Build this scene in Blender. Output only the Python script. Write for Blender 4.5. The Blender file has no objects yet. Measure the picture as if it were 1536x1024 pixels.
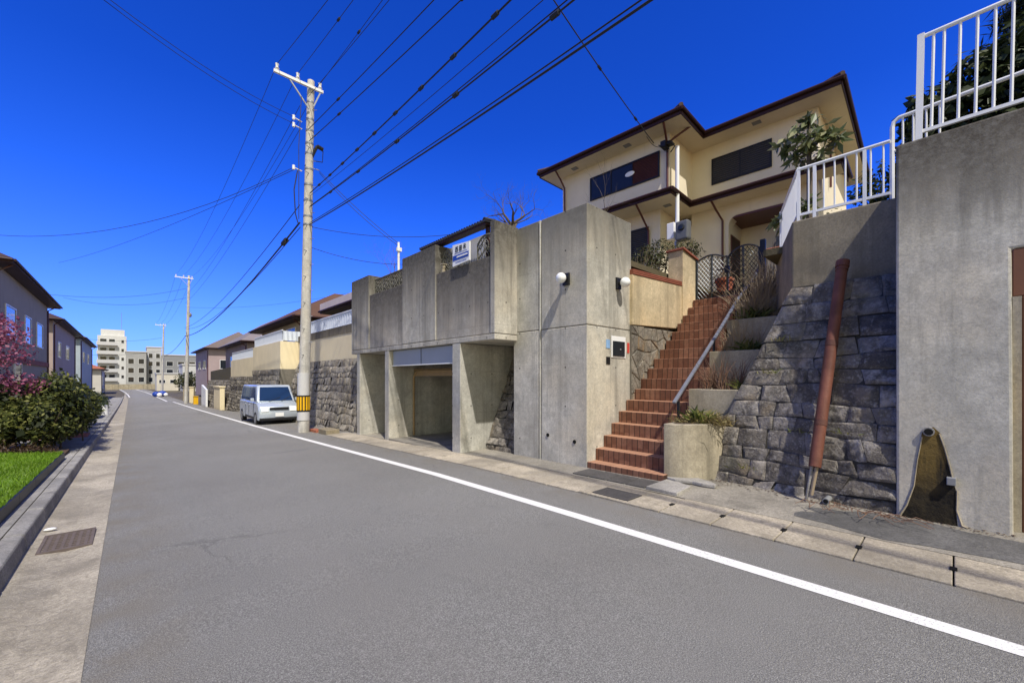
import bpy, bmesh, math, random
from mathutils import Vector, Matrix, noise as mnoise
import numpy as np
R = math.radians
random.seed(7); np.random.seed(7)
sc = bpy.context.scene
COL = sc.collection

# ------------------------------------------------------------------ camera maths
F, HY, HC = 616.0, 567.0, 1.6
YAW = math.atan((768 - 195) / F)
CS, CC = math.sin(YAW), math.cos(YAW)
def ray(px, py):
    u = (px - 768) / F
    return (CS + u * CC, CC - u * CS, (HY - py) / F)
def at(px, py, X=None, Y=None, Z=None):
    """surveyed point: where the sight line of a photo pixel meets a real plane"""
    r = ray(px, py)
    k = X / r[0] if X is not None else (Y / r[1] if Y is not None else (Z - HC) / r[2])
    return Vector((k * r[0], k * r[1], k * r[2] + HC))
def zr(y):
    """street level along the street"""
    P = [(-60, .25), (3, 0), (6, -.03), (20, -.39), (42, -.86), (64, -1.25), (85, -1.42), (3000, -1.42)]
    for (a, za), (b, zb) in zip(P, P[1:]):
        if y <= b: return za + (zb - za) * (y - a) / (b - a)
    return P[-1][1]

# ------------------------------------------------------------------ object helpers
def tag(o, label=None, cat=None, group=None, kind=None):
    if label: o['label'] = label
    if cat: o['category'] = cat
    if group: o['group'] = group
    if kind: o['kind'] = kind
    return o
def empty(name, loc=(0, 0, 0), label=None, cat=None, group=None, rz=0):
    o = bpy.data.objects.new(name, None); COL.objects.link(o)
    o.location = loc; o.rotation_euler = (0, 0, rz); o.empty_display_size = .2
    return tag(o, label, cat, group)
def pmat(o):
    M = Matrix.Translation(o.location) @ Matrix.Rotation(o.rotation_euler.z, 4, 'Z')
    return (pmat(o.parent) @ M) if o.parent else M

class MB:
    def __init__(s): s.v = []; s.f = []
    def add(s, vs, fs):
        n = len(s.v); s.v += [tuple(v) for v in vs]; s.f += [tuple(i + n for i in f) for f in fs]; return s
    def hexa(s, b, t):
        return s.add(list(b) + list(t), [(3, 2, 1, 0), (4, 5, 6, 7), (0, 1, 5, 4), (1, 2, 6, 5), (2, 3, 7, 6), (3, 0, 4, 7)])
    def box(s, x0, x1, y0, y1, z0, z1):
        x0, x1 = sorted((x0, x1)); y0, y1 = sorted((y0, y1)); z0, z1 = sorted((z0, z1))
        return s.hexa([(x0, y0, z0), (x1, y0, z0), (x1, y1, z0), (x0, y1, z0)], [(x0, y0, z1), (x1, y0, z1), (x1, y1, z1), (x0, y1, z1)])
    def prism(s, poly, z0, z1, ax='z'):
        """poly: counter-clockwise 2D list; ax is the axis of extrusion"""
        def m(p, z):
            a, b = p
            return {'z': (a, b, z), 'y': (a, z, b), 'x': (z, a, b)}[ax]
        n = len(poly)
        vs = [m(p, z0) for p in poly] + [m(p, z1) for p in poly]
        fs = [tuple(range(n - 1, -1, -1)), tuple(range(n, 2 * n))] + [(i, (i + 1) % n, n + (i + 1) % n, n + i) for i in range(n)]
        return s.add(vs, fs)
    def bar(s, a, b, w, h=None):
        """square bar between two points"""
        return s.tube([a, b], (w if h is None else w), 4, flat=h, rot=math.pi / 4)
    def tube(s, pts, r, n=8, flat=None, rot=0, cap=True):
        pts = [Vector(p) for p in pts]; rs = r if isinstance(r, (list, tuple)) else [r] * len(pts)
        base = len(s.v); up = None
        for i, p in enumerate(pts):
            d = (pts[min(i + 1, len(pts) - 1)] - pts[max(i - 1, 0)]).normalized()
            if up is None:
                ref = Vector((0, 0, 1)) if abs(d.z) < .95 else Vector((0, 1, 0))
                a = d.cross(ref).normalized()
            else:
                a = (up - d * up.dot(d)).normalized()
            up = a; b = d.cross(a)
            k = math.sqrt(2) if n == 4 and rot else 1
            for j in range(n):
                t = 2 * math.pi * j / n + rot
                s.v.append(tuple(p + a * (math.cos(t) * rs[i] * k) + b * (math.sin(t) * (flat if flat else rs[i]) * k)))
        for i in range(len(pts) - 1):
            for j in range(n):
                a0 = base + i * n + j; a1 = base + i * n + (j + 1) % n
                s.f.append((a0, a1, a1 + n, a0 + n))
        if cap:
            s.f.append(tuple(base + j for j in range(n - 1, -1, -1))); e = base + (len(pts) - 1) * n
            s.f.append(tuple(e + j for j in range(n)))
        return s
    def ball(s, c, r, seg=16, rings=10, sc3=(1, 1, 1)):
        c = Vector(c); vs = []; fs = []
        for i in range(rings + 1):
            th = math.pi * i / rings
            for j in range(seg):
                ph = 2 * math.pi * j / seg
                vs.append((c.x + r * sc3[0] * math.sin(th) * math.cos(ph), c.y + r * sc3[1] * math.sin(th) * math.sin(ph), c.z + r * sc3[2] * math.cos(th)))
        for i in range(rings):
            for j in range(seg):
                fs.append((i * seg + j, (i + 1) * seg + j, (i + 1) * seg + (j + 1) % seg, i * seg + (j + 1) % seg))
        return s.add(vs, fs)
    def build(s, name, m, parent=None, smooth=False, bevel=0, local=False, seg=2, kind=None):
        me = bpy.data.meshes.new(name); vs = s.v
        if parent is not None and not local:
            inv = pmat(parent).inverted(); vs = [tuple(inv @ Vector(v)) for v in vs]
        me.from_pydata(vs, [], s.f)
        bm = bmesh.new(); bm.from_mesh(me)
        if len(s.v) < 20000:
            if not getattr(s, 'keep', False): bmesh.ops.remove_doubles(bm, verts=bm.verts, dist=1e-5)
            if getattr(s, 'recalc', True): bmesh.ops.recalc_face_normals(bm, faces=bm.faces)
        bm.to_mesh(me); bm.free()
        me.materials.append(m)
        if smooth:
            for p in me.polygons: p.use_smooth = True
        o = bpy.data.objects.new(name, me); COL.objects.link(o)
        if parent is not None: o.parent = parent
        if bevel:
            b = o.modifiers.new('bevel', 'BEVEL'); b.width = bevel; b.segments = seg; b.limit_method = 'ANGLE'; b.angle_limit = R(40)
        if smooth == 'auto':
            for p in me.polygons: p.use_smooth = True
            try: me.set_sharp_from_angle(angle=R(40))
            except Exception: pass
        if kind: o['kind'] = kind
        return o

# ------------------------------------------------------------------ materials
class NT:
    def __init__(s, name):
        s.m = bpy.data.materials.new(name); s.m.use_nodes = True
        s.nt = s.m.node_tree; s.b = s.nt.nodes['Principled BSDF']; s.b.inputs['Roughness'].default_value = .85
        try: s.b.inputs['Specular IOR Level'].default_value = .25
        except Exception: pass
        s.tc = s.nt.nodes.new('ShaderNodeTexCoord'); s.P = s.tc.outputs['Object']
    def n(s, t, **k):
        o = s.nt.nodes.new(t)
        for a, v in k.items(): setattr(o, a, v)
        return o
    def link(s, a, b): s.nt.links.new(a, b)
    def set(s, sock, v):
        if hasattr(v, 'is_output') or isinstance(v, bpy.types.NodeSocket): s.link(v, sock)
        else: sock.default_value = v
    def math(s, op, a, b=0.0, c=0.0):
        o = s.n('ShaderNodeMath', operation=op); s.set(o.inputs[0], a); s.set(o.inputs[1], b)
        if op in ('MULTIPLY_ADD', 'COMPARE', 'SMOOTH_MIN'): s.set(o.inputs[2], c)
        return o.outputs[0]
    def xyz(s, v=None):
        o = s.n('ShaderNodeSeparateXYZ'); s.link(v or s.P, o.inputs[0]); return o.outputs
    def mapping(s, scale, v=None, loc=(0, 0, 0)):
        o = s.n('ShaderNodeMapping'); s.link(v or s.P, o.inputs[0]); o.inputs['Scale'].default_value = scale; o.inputs['Location'].default_value = loc
        return o.outputs[0]
    def noise(s, scale, v=None, det=4, rough=.55, dist=0):
        o = s.n('ShaderNodeTexNoise'); s.link(v or s.P, o.inputs['Vector']); o.inputs['Scale'].default_value = scale
        o.inputs['Detail'].default_value = det; o.inputs['Roughness'].default_value = rough; o.inputs['Distortion'].default_value = dist
        return o.outputs[0]
    def voro(s, scale, v=None, feat='F1', rnd=1):
        o = s.n('ShaderNodeTexVoronoi', feature=feat); s.link(v or s.P, o.inputs['Vector']); o.inputs['Scale'].default_value = scale; o.inputs['Randomness'].default_value = rnd
        return o.outputs
    def ramp(s, fac, stops, interp='LINEAR'):
        o = s.n('ShaderNodeValToRGB'); s.link(fac, o.inputs[0]); e = o.color_ramp.elements; o.color_ramp.interpolation = interp
        while len(e) < len(stops): e.new(.5)
        for i, (p, c) in enumerate(stops):
            e[i].position = p; c = (c, c, c) if isinstance(c, (int, float)) else c; e[i].color = (*c, 1)
        return o.outputs[0]
    def rng(s, v, a, b, c=0.0, d=1.0):
        o = s.n('ShaderNodeMapRange'); s.link(v, o.inputs[0])
        for i, q in enumerate((a, b, c, d)): o.inputs[i + 1].default_value = q
        return o.outputs[0]
    def mix(s, f, a, b, mode='MIX'):
        o = s.n('ShaderNodeMix', data_type='RGBA', blend_type=mode); s.set(o.inputs[0], f)
        for i, q in ((6, a), (7, b)):
            if isinstance(q, tuple): o.inputs[i].default_value = (*q[:3], 1)
            else: s.link(q, o.inputs[i])
        return o.outputs[2]
    def island(s):
        return s.n('ShaderNodeNewGeometry').outputs['Random Per Island']
    def bump(s, h, strength=.3, dist=.02):
        o = s.n('ShaderNodeBump'); o.inputs['Strength'].default_value = strength; o.inputs['Distance'].default_value = dist
        s.link(h, o.inputs['Height']); s.link(o.outputs[0], s.b.inputs['Normal']); return s
    def col(s, c):
        if isinstance(c, tuple): s.b.inputs['Base Color'].default_value = (*c[:3], 1)
        else: s.link(c, s.b.inputs['Base Color'])
        return s
    def hcoord(s):
        """horizontal coordinate along a vertical face"""
        g = s.n('ShaderNodeNewGeometry'); nx = s.xyz(g.outputs['Normal'])[0]
        k = s.math('GREATER_THAN', s.math('ABSOLUTE', nx), .6); p = s.xyz()
        return s.math('ADD', s.math('MULTIPLY', k, p[1]), s.math('MULTIPLY', s.math('SUBTRACT', 1.0, k), p[0])), p[2]

def plain(name, c, rough=.6, var=.15, scale=6, metal=0, bump=0, spec=.3):
    t = NT(name); n = t.noise(scale, det=6)
    t.col(t.mix(n, tuple(x * (1 - var) for x in c), tuple(min(1, x * (1 + var)) for x in c)))
    t.b.inputs['Roughness'].default_value = rough; t.b.inputs['Metallic'].default_value = metal; t.b.inputs['Specular IOR Level'].default_value = spec
    if bump: t.bump(t.noise(scale * 8), bump)
    return t.m

def concrete(name, base, dark, ztop=None, zfall=1.6, holes=True, stain=.75, warm=None, boards=True, wet=0):
    t = NT(name)
    h, z = t.hcoord()
    big = t.noise(.55, det=6, rough=.62); mot = t.noise(2.1, det=10, rough=.74); med = t.noise(1.0, t.mapping((1.1, 1.1, .55)), det=8, rough=.68)
    st = t.noise(1.0, t.mapping((3.4, 3.4, .16)), det=8, rough=.68)
    st2 = t.noise(1.0, t.mapping((11, 11, .32)), det=5)
    fine = t.noise(38, det=6, rough=.75)
    lite = tuple(min(.9, b * 1.15) for b in base)
    c = t.mix(t.rng(med, .38, .64), lite, tuple(b * .74 for b in base))
    c = t.mix(t.rng(mot, .42, .64, 0, .85), c, tuple(b * .56 for b in base))
    c = t.mix(t.rng(t.noise(.8, t.mapping((1, 1, 1), loc=(5, 9, 3)), det=5), .46, .66, 0, .55), c, (base[0] * 1.08, base[1] * .99, base[2] * .86))
    c = t.mix(t.math('MULTIPLY', t.rng(st, .52, .66), .62), c, tuple(b * .40 for b in base))
    c = t.mix(t.rng(st2, .56, .72, 0, .28), c, tuple(b * .5 for b in base))
    if warm: c = t.mix(t.rng(big, .42, .66), c, warm)
    if ztop is not None:
        g = t.rng(z, ztop - zfall, ztop, 0, 1)
        g = t.math('MULTIPLY', t.math('POWER', g, max(.35, .9 - wet * 1.1)), t.rng(t.math('ADD', t.math('MULTIPLY', st, .8), t.math('ADD', t.math('MULTIPLY', st2, .3), t.math('MULTIPLY', g, .34))), .50 - wet * .3, .80 - wet * .3, .04 + wet * .5, 1))
        c = t.mix(t.math('MULTIPLY', g, stain), c, dark)
    c = t.mix(t.rng(t.noise(11, det=6, rough=.8), .44, .66, 0, .45), c, tuple(b * .5 for b in base)); c = t.mix(t.rng(fine, .42, .66, 0, .75), c, t.mix(.5, c, tuple(b * .3 for b in base)))
    v = t.voro(3.2)[0]
    ht = t.math('ADD', t.math('MULTIPLY', fine, .6), t.math('MULTIPLY', st, .5))
    if holes:
        fx = t.math('SUBTRACT', t.math('FRACT', t.math('DIVIDE', h, .61)), .5); fz = t.math('SUBTRACT', t.math('FRACT', t.math('DIVIDE', z, .72)), .5)
        d = t.math('SQRT', t.math('ADD', t.math('POWER', t.math('MULTIPLY', fx, .61), 2.0), t.math('POWER', t.math('MULTIPLY', fz, .72), 2.0)))
        hole = t.math('LESS_THAN', d, .017)
        keep = t.math('GREATER_THAN', t.noise(.9, det=1), .42)
        c = t.mix(t.math('MULTIPLY', t.math('MULTIPLY', hole, keep), .85), c, (.03, .028, .025))
        ax = t.math('ABSOLUTE', t.math('ADD', t.math('MULTIPLY', fx, .61), t.math('MULTIPLY', t.math('SUBTRACT', t.noise(3, det=2), .5), .03)))
        drip = t.math('MULTIPLY', t.rng(ax, .016, .004), t.math('MULTIPLY', t.rng(fz, -.42, 0), t.math('LESS_THAN', fz, 0.0)))
        c = t.mix(t.math('MULTIPLY', t.math('MULTIPLY', drip, t.rng(t.noise(.7, det=1), .45, .6)), .5), c, tuple(b * .35 for b in base))
    if boards:
        wob = t.math('MULTIPLY', t.noise(2.5), .02)
        lz = t.math('LESS_THAN', t.math('FRACT', t.math('DIVIDE', t.math('ADD', z, wob), .93)), .009)
        lx = t.math('LESS_THAN', t.math('FRACT', t.math('DIVIDE', t.math('ADD', h, wob), .915)), .008)
        l = t.math('MULTIPLY', t.math('MAXIMUM', lz, lx), t.rng(big, .4, .6, .15, .75))
        c = t.mix(t.math('MULTIPLY', l, .6), c, tuple(b * .3 for b in base))
    pits = t.math('LESS_THAN', t.voro(26)[0], .085)
    c = t.mix(t.math('MULTIPLY', pits, .55), c, tuple(b * .35 for b in base))
    t.col(c); t.b.inputs['Roughness'].default_value = .92
    return t.bump(ht, .35, .02).m

def asphalt():
    t = NT('asphalt')
    n = t.noise(120, det=6, rough=.85); v = t.voro(170)[0]; big = t.noise(.35, det=5); track = t.noise(1, t.mapping((1.3, .06, 1)), det=3)
    c = t.ramp(n, [(.36, (.062, .061, .057)), (.5, (.225, .221, .205)), (.64, (.54, .53, .49))])
    c = t.mix(t.rng(v, .0, .5, .7, 0), c, (.19, .187, .185))
    c = t.mix(t.math('MULTIPLY', t.rng(big, .35, .7), .35), c, (.12, .112, .103))
    c = t.mix(t.math('MULTIPLY', t.rng(track, .4, .68), .32), c, (.245, .23, .208))
    wv = t.n('ShaderNodeVectorMath', operation='ADD'); nz = t.n('ShaderNodeTexNoise'); nz.inputs['Scale'].default_value = 1.2; nz.inputs['Detail'].default_value = 6
    t.link(t.P, nz.inputs['Vector']); t.link(t.P, wv.inputs[0]); t.link(nz.outputs['Color'], wv.inputs[1])
    cr = t.voro(.22, t.mapping((1, .55, 1), wv.outputs[0]), 'DISTANCE_TO_EDGE')[0]
    keep = t.rng(t.noise(.16, det=2), .52, .60)
    c = t.mix(t.math('MULTIPLY', t.math('MULTIPLY', t.math('LESS_THAN', cr, .0035), keep), .55), c, (.03, .028, .026))
    stn = t.noise(1.7, det=8, rough=.7)
    c = t.mix(t.rng(stn, .60, .74, 0, .30), c, (.075, .07, .066))
    xx = t.xyz()[0]
    edge = t.math('MAXIMUM', t.rng(xx, .55, -.15), t.rng(xx, 4.05, 4.6))
    c = t.mix(t.math('MULTIPLY', edge, t.rng(t.noise(2.4, det=7), .38, .62, 0, .6)), c, (.20, .175, .135))
    t.col(c); t.b.inputs['Roughness'].default_value = .9
    return t.bump(t.math('ADD', n, v), .75, .009).m

def paint_line():
    t = NT('road paint'); n = t.noise(60, det=5, rough=.75); b = t.noise(2.2, det=6)
    f = t.math('MULTIPLY', t.rng(n, .52, .68), t.rng(b, .38, .64, .2, 1))
    t.col(t.mix(f, (.74, .73, .70), (.22, .22, .22))); return t.bump(n, .3, .01).m

def brick_step():
    t = NT('brown step tile'); p = t.xyz(); g = t.xyz(t.n('ShaderNodeNewGeometry').outputs['Normal'])
    up = t.math('GREATER_THAN', g[2], .6)
    id_ = t.math('FLOOR', t.math('DIVIDE', p[1], .104))
    w = t.n('ShaderNodeTexWhiteNoise', noise_dimensions='2D')
    cmb = t.n('ShaderNodeCombineXYZ'); t.link(id_, cmb.inputs[0]); t.link(t.math('FLOOR', t.math('DIVIDE', p[2], .2)), cmb.inputs[1]); t.link(cmb.outputs[0], w.inputs['Vector'])
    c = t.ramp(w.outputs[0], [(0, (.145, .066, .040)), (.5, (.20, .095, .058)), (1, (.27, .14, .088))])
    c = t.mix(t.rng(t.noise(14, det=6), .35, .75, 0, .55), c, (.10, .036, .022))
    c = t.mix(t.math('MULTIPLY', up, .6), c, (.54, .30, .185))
    fy = t.math('FRACT', t.math('DIVIDE', p[1], .104))
    j = t.math('MULTIPLY', t.math('LESS_THAN', fy, .13), t.math('SUBTRACT', 1.0, t.math('MULTIPLY', up, .5)))
    c = t.mix(t.math('MULTIPLY', j, .9), c, (.04, .022, .016))
    t.col(c); t.b.inputs['Roughness'].default_value = .7
    return t.bump(t.math('SUBTRACT', t.noise(30), t.math('MULTIPLY', j, .8)), .4, .01).m

def stone_mat(name, stops, moss=0.25):
    t = NT(name); r = t.island(); n = t.noise(9, det=8, rough=.7); n2 = t.noise(1.2, det=4)
    c = t.ramp(r, stops)
    c = t.mix(t.rng(n, .38, .58, 0, .9), c, tuple(x * .5 for x in stops[0][1])); c = t.mix(t.rng(t.noise(4.5, det=9, rough=.75), .52, .64, 0, .7), c, tuple(x * 1.15 for x in stops[-1][1]))
    c = t.mix(t.rng(t.noise(24, det=5), .55, .75, 0, .5), c, (.46, .44, .39))
    c = t.mix(t.rng(t.noise(2.2, det=8, rough=.7), .50, .62, 0, .55), c, tuple(x * .75 for x in stops[0][1])); c = t.mix(t.rng(t.noise(3.0, det=5), .54, .66, 0, .35), c, (stops[-1][1][0] * .85, stops[-1][1][1] * .72, stops[-1][1][2] * .55))
    c = t.mix(t.math('MULTIPLY', t.rng(n2, .52, .7), moss), c, (.07, .075, .035))
    t.col(c); t.b.inputs['Roughness'].default_value = .93
    return t.bump(t.math('ADD', n, t.math('MULTIPLY', t.noise(40), .4)), .8, .04).m

def leaf_mat(name, stops, trans=.25, rough=.5, patch=None):
    t = NT(name); r = t.island(); n = t.noise(1.3, det=3)
    c = t.ramp(r, stops)
    c = t.mix(t.rng(n, .35, .7, 0, .45), c, tuple(x * .55 for x in stops[0][1]) if patch is None else patch)
    t.col(c); t.b.inputs['Roughness'].default_value = rough
    tr = t.n('ShaderNodeBsdfTranslucent'); t.link(c, tr.inputs[0]); mx = t.n('ShaderNodeMixShader'); mx.inputs[0].default_value = trans
    out = t.nt.nodes['Material Output']; t.link(t.b.outputs[0], mx.inputs[1]); t.link(tr.outputs[0], mx.inputs[2]); t.link(mx.outputs[0], out.inputs[0])
    return t.m

def stucco(name, c, var=.12, sc=3):
    t = NT(name); n = t.noise(.9, det=5); s2 = t.noise(1, t.mapping((6, 6, .4)), det=5)
    cc = t.mix(t.rng(n, .3, .7), tuple(x * (1 - var) for x in c), c)
    cc = t.mix(t.rng(s2, .55, .8, 0, .3), cc, tuple(x * .72 for x in c))
    t.col(cc); t.b.inputs['Roughness'].default_value = .95
    return t.bump(t.noise(55, det=4), .3, .01).m

def glass(name, c=(.02, .024, .03)):
    t = NT(name); t.col(c); t.b.inputs['Roughness'].default_value = .06; t.b.inputs['Specular IOR Level'].default_value = .35
    return t.m

def striped(name, c1, c2, step, axis=2, duty=.5, rough=.6, horiz=False):
    t = NT(name)
    q = t.hcoord()[0] if horiz else t.xyz()[axis]
    f = t.math('FRACT', t.math('DIVIDE', q, step))
    w = t.math('ABSOLUTE', t.math('SUBTRACT', f, .5))
    c = t.mix(t.rng(w, .0, .5), c1, c2); c = t.mix(t.rng(t.noise(3, det=5), .4, .8, 0, .35), c, tuple(x * .6 for x in c1))
    t.col(c); t.b.inputs['Roughness'].default_value = rough
    return t.bump(w, .9, .03).m

MAT = dict(
    conc_box=concrete('weathered formed concrete', (.57, .54, .475), (.062, .056, .048), 4.80, 2.0, stain=1.0, wet=.12),
    conc_notch=concrete('stained notch concrete', (.52, .485, .425), (.058, .05, .042), 4.15, 1.5, stain=.95, wet=.28),
    conc_pil=concrete('formed concrete pillar', (.60, .575, .505), (.10, .094, .082), 4.80, 1.4, stain=.9, wet=.2),
    conc_gar=concrete('garage concrete', (.58, .565, .51), (.1, .1, .09), None),
    conc_tall=concrete('rendered concrete', (.56, .54, .475), (.055, .045, .034), 4.42, 1.25, holes=False, boards=False, stain=1.0, wet=.4),
    conc_up=concrete('mossy concrete', (.31, .27, .195), (.07, .058, .04), 4.05, .9, holes=False, boards=False, stain=.8),
    conc_plant=concrete('planter concrete', (.45, .395, .29), (.10, .09, .06), None, holes=False, boards=False),
    asphalt=asphalt(), line=paint_line(),
    step=brick_step(),
    stone=stone_mat('rough wall stone', [(0, (.12, .105, .09)), (.4, (.21, .187, .16)), (.8, (.31, .28, .245)), (1, (.42, .385, .335))], .35),
    stone_far=stone_mat('pale wall stone', [(0, (.22, .195, .16)), (.5, (.34, .305, .25)), (1, (.46, .42, .35))], .1),
    veneer=stone_mat('crazy paving stone', [(0, (.20, .18, .15)), (.45, (.30, .27, .225)), (.8, (.36, .33, .28)), (.9, (.30, .19, .09)), (1, (.40, .36, .30))], 0),
    grout=plain('dark grout', (.05, .046, .04), .95, .4, 9, bump=.5),
    grout_l=plain('pale grout', (.17, .155, .13), .95, .3, 9, bump=.5),
    cream=concrete('cream painted wall', (.70, .58, .38), (.30, .23, .14), 3.9, 1.5, holes=False, boards=False, stain=.5),
    cream2=stucco('cream retaining wall', (.80, .69, .46), .15),
    stucco=stucco('cream stucco', (.80, .72, .56)),
    soffit=stucco('cream soffit', (.76, .67, .50), .08),
    brown=plain('dark brown metal', (.038, .015, .014), .5, .2, 4, spec=.25),
    brown2=plain('red brown downpipe', (.095, .026, .022), .4, .2, 4, spec=.5),
    rooft=striped('brown roof tile', (.05, .03, .028), (.09, .06, .055), .3, 1),
    glass=glass('dark window glass'), black=plain('black metal', (.015, .015, .017), .45, .3), blacka=plain('dark aluminium', (.05, .055, .06), .35, .15, metal=.5),
    shutter=striped('dark shutter slats', (.018, .018, .024), (.06, .06, .07), .07, 2), redshut=striped('dark red shutter', (.045, .014, .014), (.075, .022, .02), .05, 2),
    white=plain('white painted metal', (.78, .79, .80), .4, .05, 3), whitep=plain('white plastic', (.8, .8, .8), .35, .03), opal=plain('opal lamp globe', (.85, .86, .86), .25, .02, spec=.5),
    grey=plain('grey plastic', (.22, .225, .23), .5, .1), greyl=plain('grey metal panel', (.36, .39, .42), .45, .08, 2, metal=.2), steel=plain('grey steel', (.30, .31, .33), .4, .1, metal=.6),
    bluegrey=plain('blue grey rail', (.17, .18, .215), .45, .15, 5),
    rust=plain('red brown pipe', (.15, .058, .038), .6, .75, 5, spec=.25, bump=.25), brownpost=plain('brown steel', (.17, .075, .042), .5, .25, 2.5),
    pole=concrete('concrete pole', (.62, .60, .56), (.4, .38, .35), None, holes=False, boards=False), wrap=plain('pale pole wrap', (.52, .52, .53), .6, .08, 8),
    yellow=plain('yellow paint', (.75, .42, .01), .5, .1), wire=plain('wire', (.022, .025, .032), .6, .1), brickcap=plain('red brick cap', (.26, .085, .05), .75, .35, 9, bump=.4),
    redtile=plain('terracotta', (.33, .115, .065), .7, .2, 8), soil=plain('soil', (.085, .062, .042), .95, .5, 7, bump=.8), dirt=plain('dry litter', (.10, .065, .045), .95, .5, 10, bump=.8),
    bark=plain('bark', (.13, .105, .08), .9, .35, 10, bump=.6), twig=plain('dry twig', (.30, .235, .155), .85, .3, 6), twigd=plain('dark twig', (.10, .075, .06), .85, .3, 6), twigr=plain('reddish stem', (.17, .10, .065), .8, .3),
    rust2=plain('rust stained sleeve', (.10, .042, .03), .75, .6, 9, bump=.4), metr=plain('meter case', (.12, .125, .135), .5, .1), tan=plain('tan timber', (.30, .21, .11), .8, .3, 5), iron=plain('rusty cast iron', (.13, .105, .095), .8, .35, 14, spec=.1), slot=plain('grate steel', (.085, .08, .078), .7, .3, 14, spec=.15), hole=plain('dark hole', (.006, .006, .006), .9, .1), blue=plain('blue plastic', (.02, .06, .35), .45, .2), red=plain('red label', (.55, .06, .045), .5, .1), lblue=plain('light blue label', (.25, .42, .68), .5, .1),
)
CAR = NT('silver blue car paint'); CAR.col((.50, .56, .64)); CAR.b.inputs['Metallic'].default_value = .35; CAR.b.inputs['Roughness'].default_value = .25; CAR.b.inputs['Coat Weight'].default_value = .6
MAT['car'] = CAR.m
def gutter_mat(name, base, var=.35):
    t = NT(name); a = t.noise(.9, det=8, rough=.68); b = t.noise(34, det=7, rough=.8); r = t.island(); sp = t.voro(60)[0]; cz = t.noise(2.6, det=10, rough=.76)
    lg = t.noise(.45, t.mapping((1, 1, 1), loc=(3, 7, 1)), det=6, rough=.6)
    c = t.mix(t.rng(a, .38, .62), tuple(min(.9, x * 1.1) for x in base), tuple(x * .55 for x in base)); c = t.mix(t.rng(r, 0, 1, 0, var), c, tuple(x * .58 for x in base))
    c = t.mix(t.rng(lg, .50, .60, 0, .6), c, (base[0] * .46, base[1] * .48, base[2] * .52))
    c = t.mix(t.rng(b, .38, .62, 0, .8), c, tuple(x * .38 for x in base)); c = t.mix(t.rng(cz, .50, .64, 0, .75), c, tuple(x * .36 for x in base)); c = t.mix(t.rng(sp, 0, .22, .65, 0), c, tuple(min(.9, x * 1.5) for x in base))
    t.col(c); return t.bump(t.math('ADD', b, t.math('MULTIPLY', cz, .9)), .8, .02).m
MAT['gutter'] = gutter_mat('gutter concrete', (.64, .56, .43)); MAT['walk'] = gutter_mat('worn pavement concrete', (.47, .43, .355))
MAT['gutl'] = gutter_mat('left gutter concrete', (.60, .535, .42)); MAT['kerb'] = gutter_mat('kerb concrete', (.50, .48, .44)); MAT['patch'] = gutter_mat('pale concrete patch', (.58, .55, .50)); MAT['slate'] = gutter_mat('dark paving slab', (.16, .15, .14))
MAT['asphalt2'] = gutter_mat('dark patched asphalt', (.20, .195, .185), .1)
MAT['ground'] = gutter_mat('ground', (.20, .17, .12))
MAT['terr'] = plain('garden earth', (.10, .085, .05), .95, .4, 3, bump=.6)
G = lambda a, b, c, d: [(0, a), (.35, b), (.75, c), (1, d)]
MAT['l_hedge'] = leaf_mat('azalea leaf', G((.020, .030, .008), (.055, .070, .016), (.12, .135, .03), (.22, .22, .06)))
MAT['l_dark'] = leaf_mat('dark leaf', G((.012, .02, .008), (.03, .045, .015), (.06, .08, .025), (.10, .12, .045)))
MAT['l_loq'] = leaf_mat('large glossy leaf', G((.07, .10, .035), (.13, .16, .06), (.21, .23, .10), (.36, .34, .18)), rough=.4)
MAT['l_bush'] = leaf_mat('shrub leaf', G((.022, .03, .01), (.055, .065, .02), (.10, .10, .035), (.15, .125, .05)))
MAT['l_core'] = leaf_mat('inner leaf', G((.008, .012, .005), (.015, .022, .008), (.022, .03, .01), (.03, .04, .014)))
MAT['pink'] = leaf_mat('pink blossom', G((.14, .03, .06), (.27, .07, .14), (.38, .12, .21), (.50, .21, .31)), trans=.3, patch=(.09, .03, .05))
MAT['grassm'] = leaf_mat('green lawn', G((.10, .20, .010), (.15, .28, .016), (.20, .35, .022), (.26, .40, .04)), trans=.35)
MAT['lawnb'] = leaf_mat('lawn base', G((.11, .20, .012), (.14, .25, .016), (.18, .30, .022), (.2, .33, .03)), trans=.1, patch=(.16, .20, .03))
MAT['weed'] = leaf_mat('weed leaf', G((.06, .085, .02), (.11, .14, .03), (.20, .20, .06), (.32, .27, .11)))
MAT['drygrass'] = leaf_mat('dry grass', G((.16, .12, .05), (.26, .20, .09), (.34, .27, .13), (.30, .28, .08)))

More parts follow.
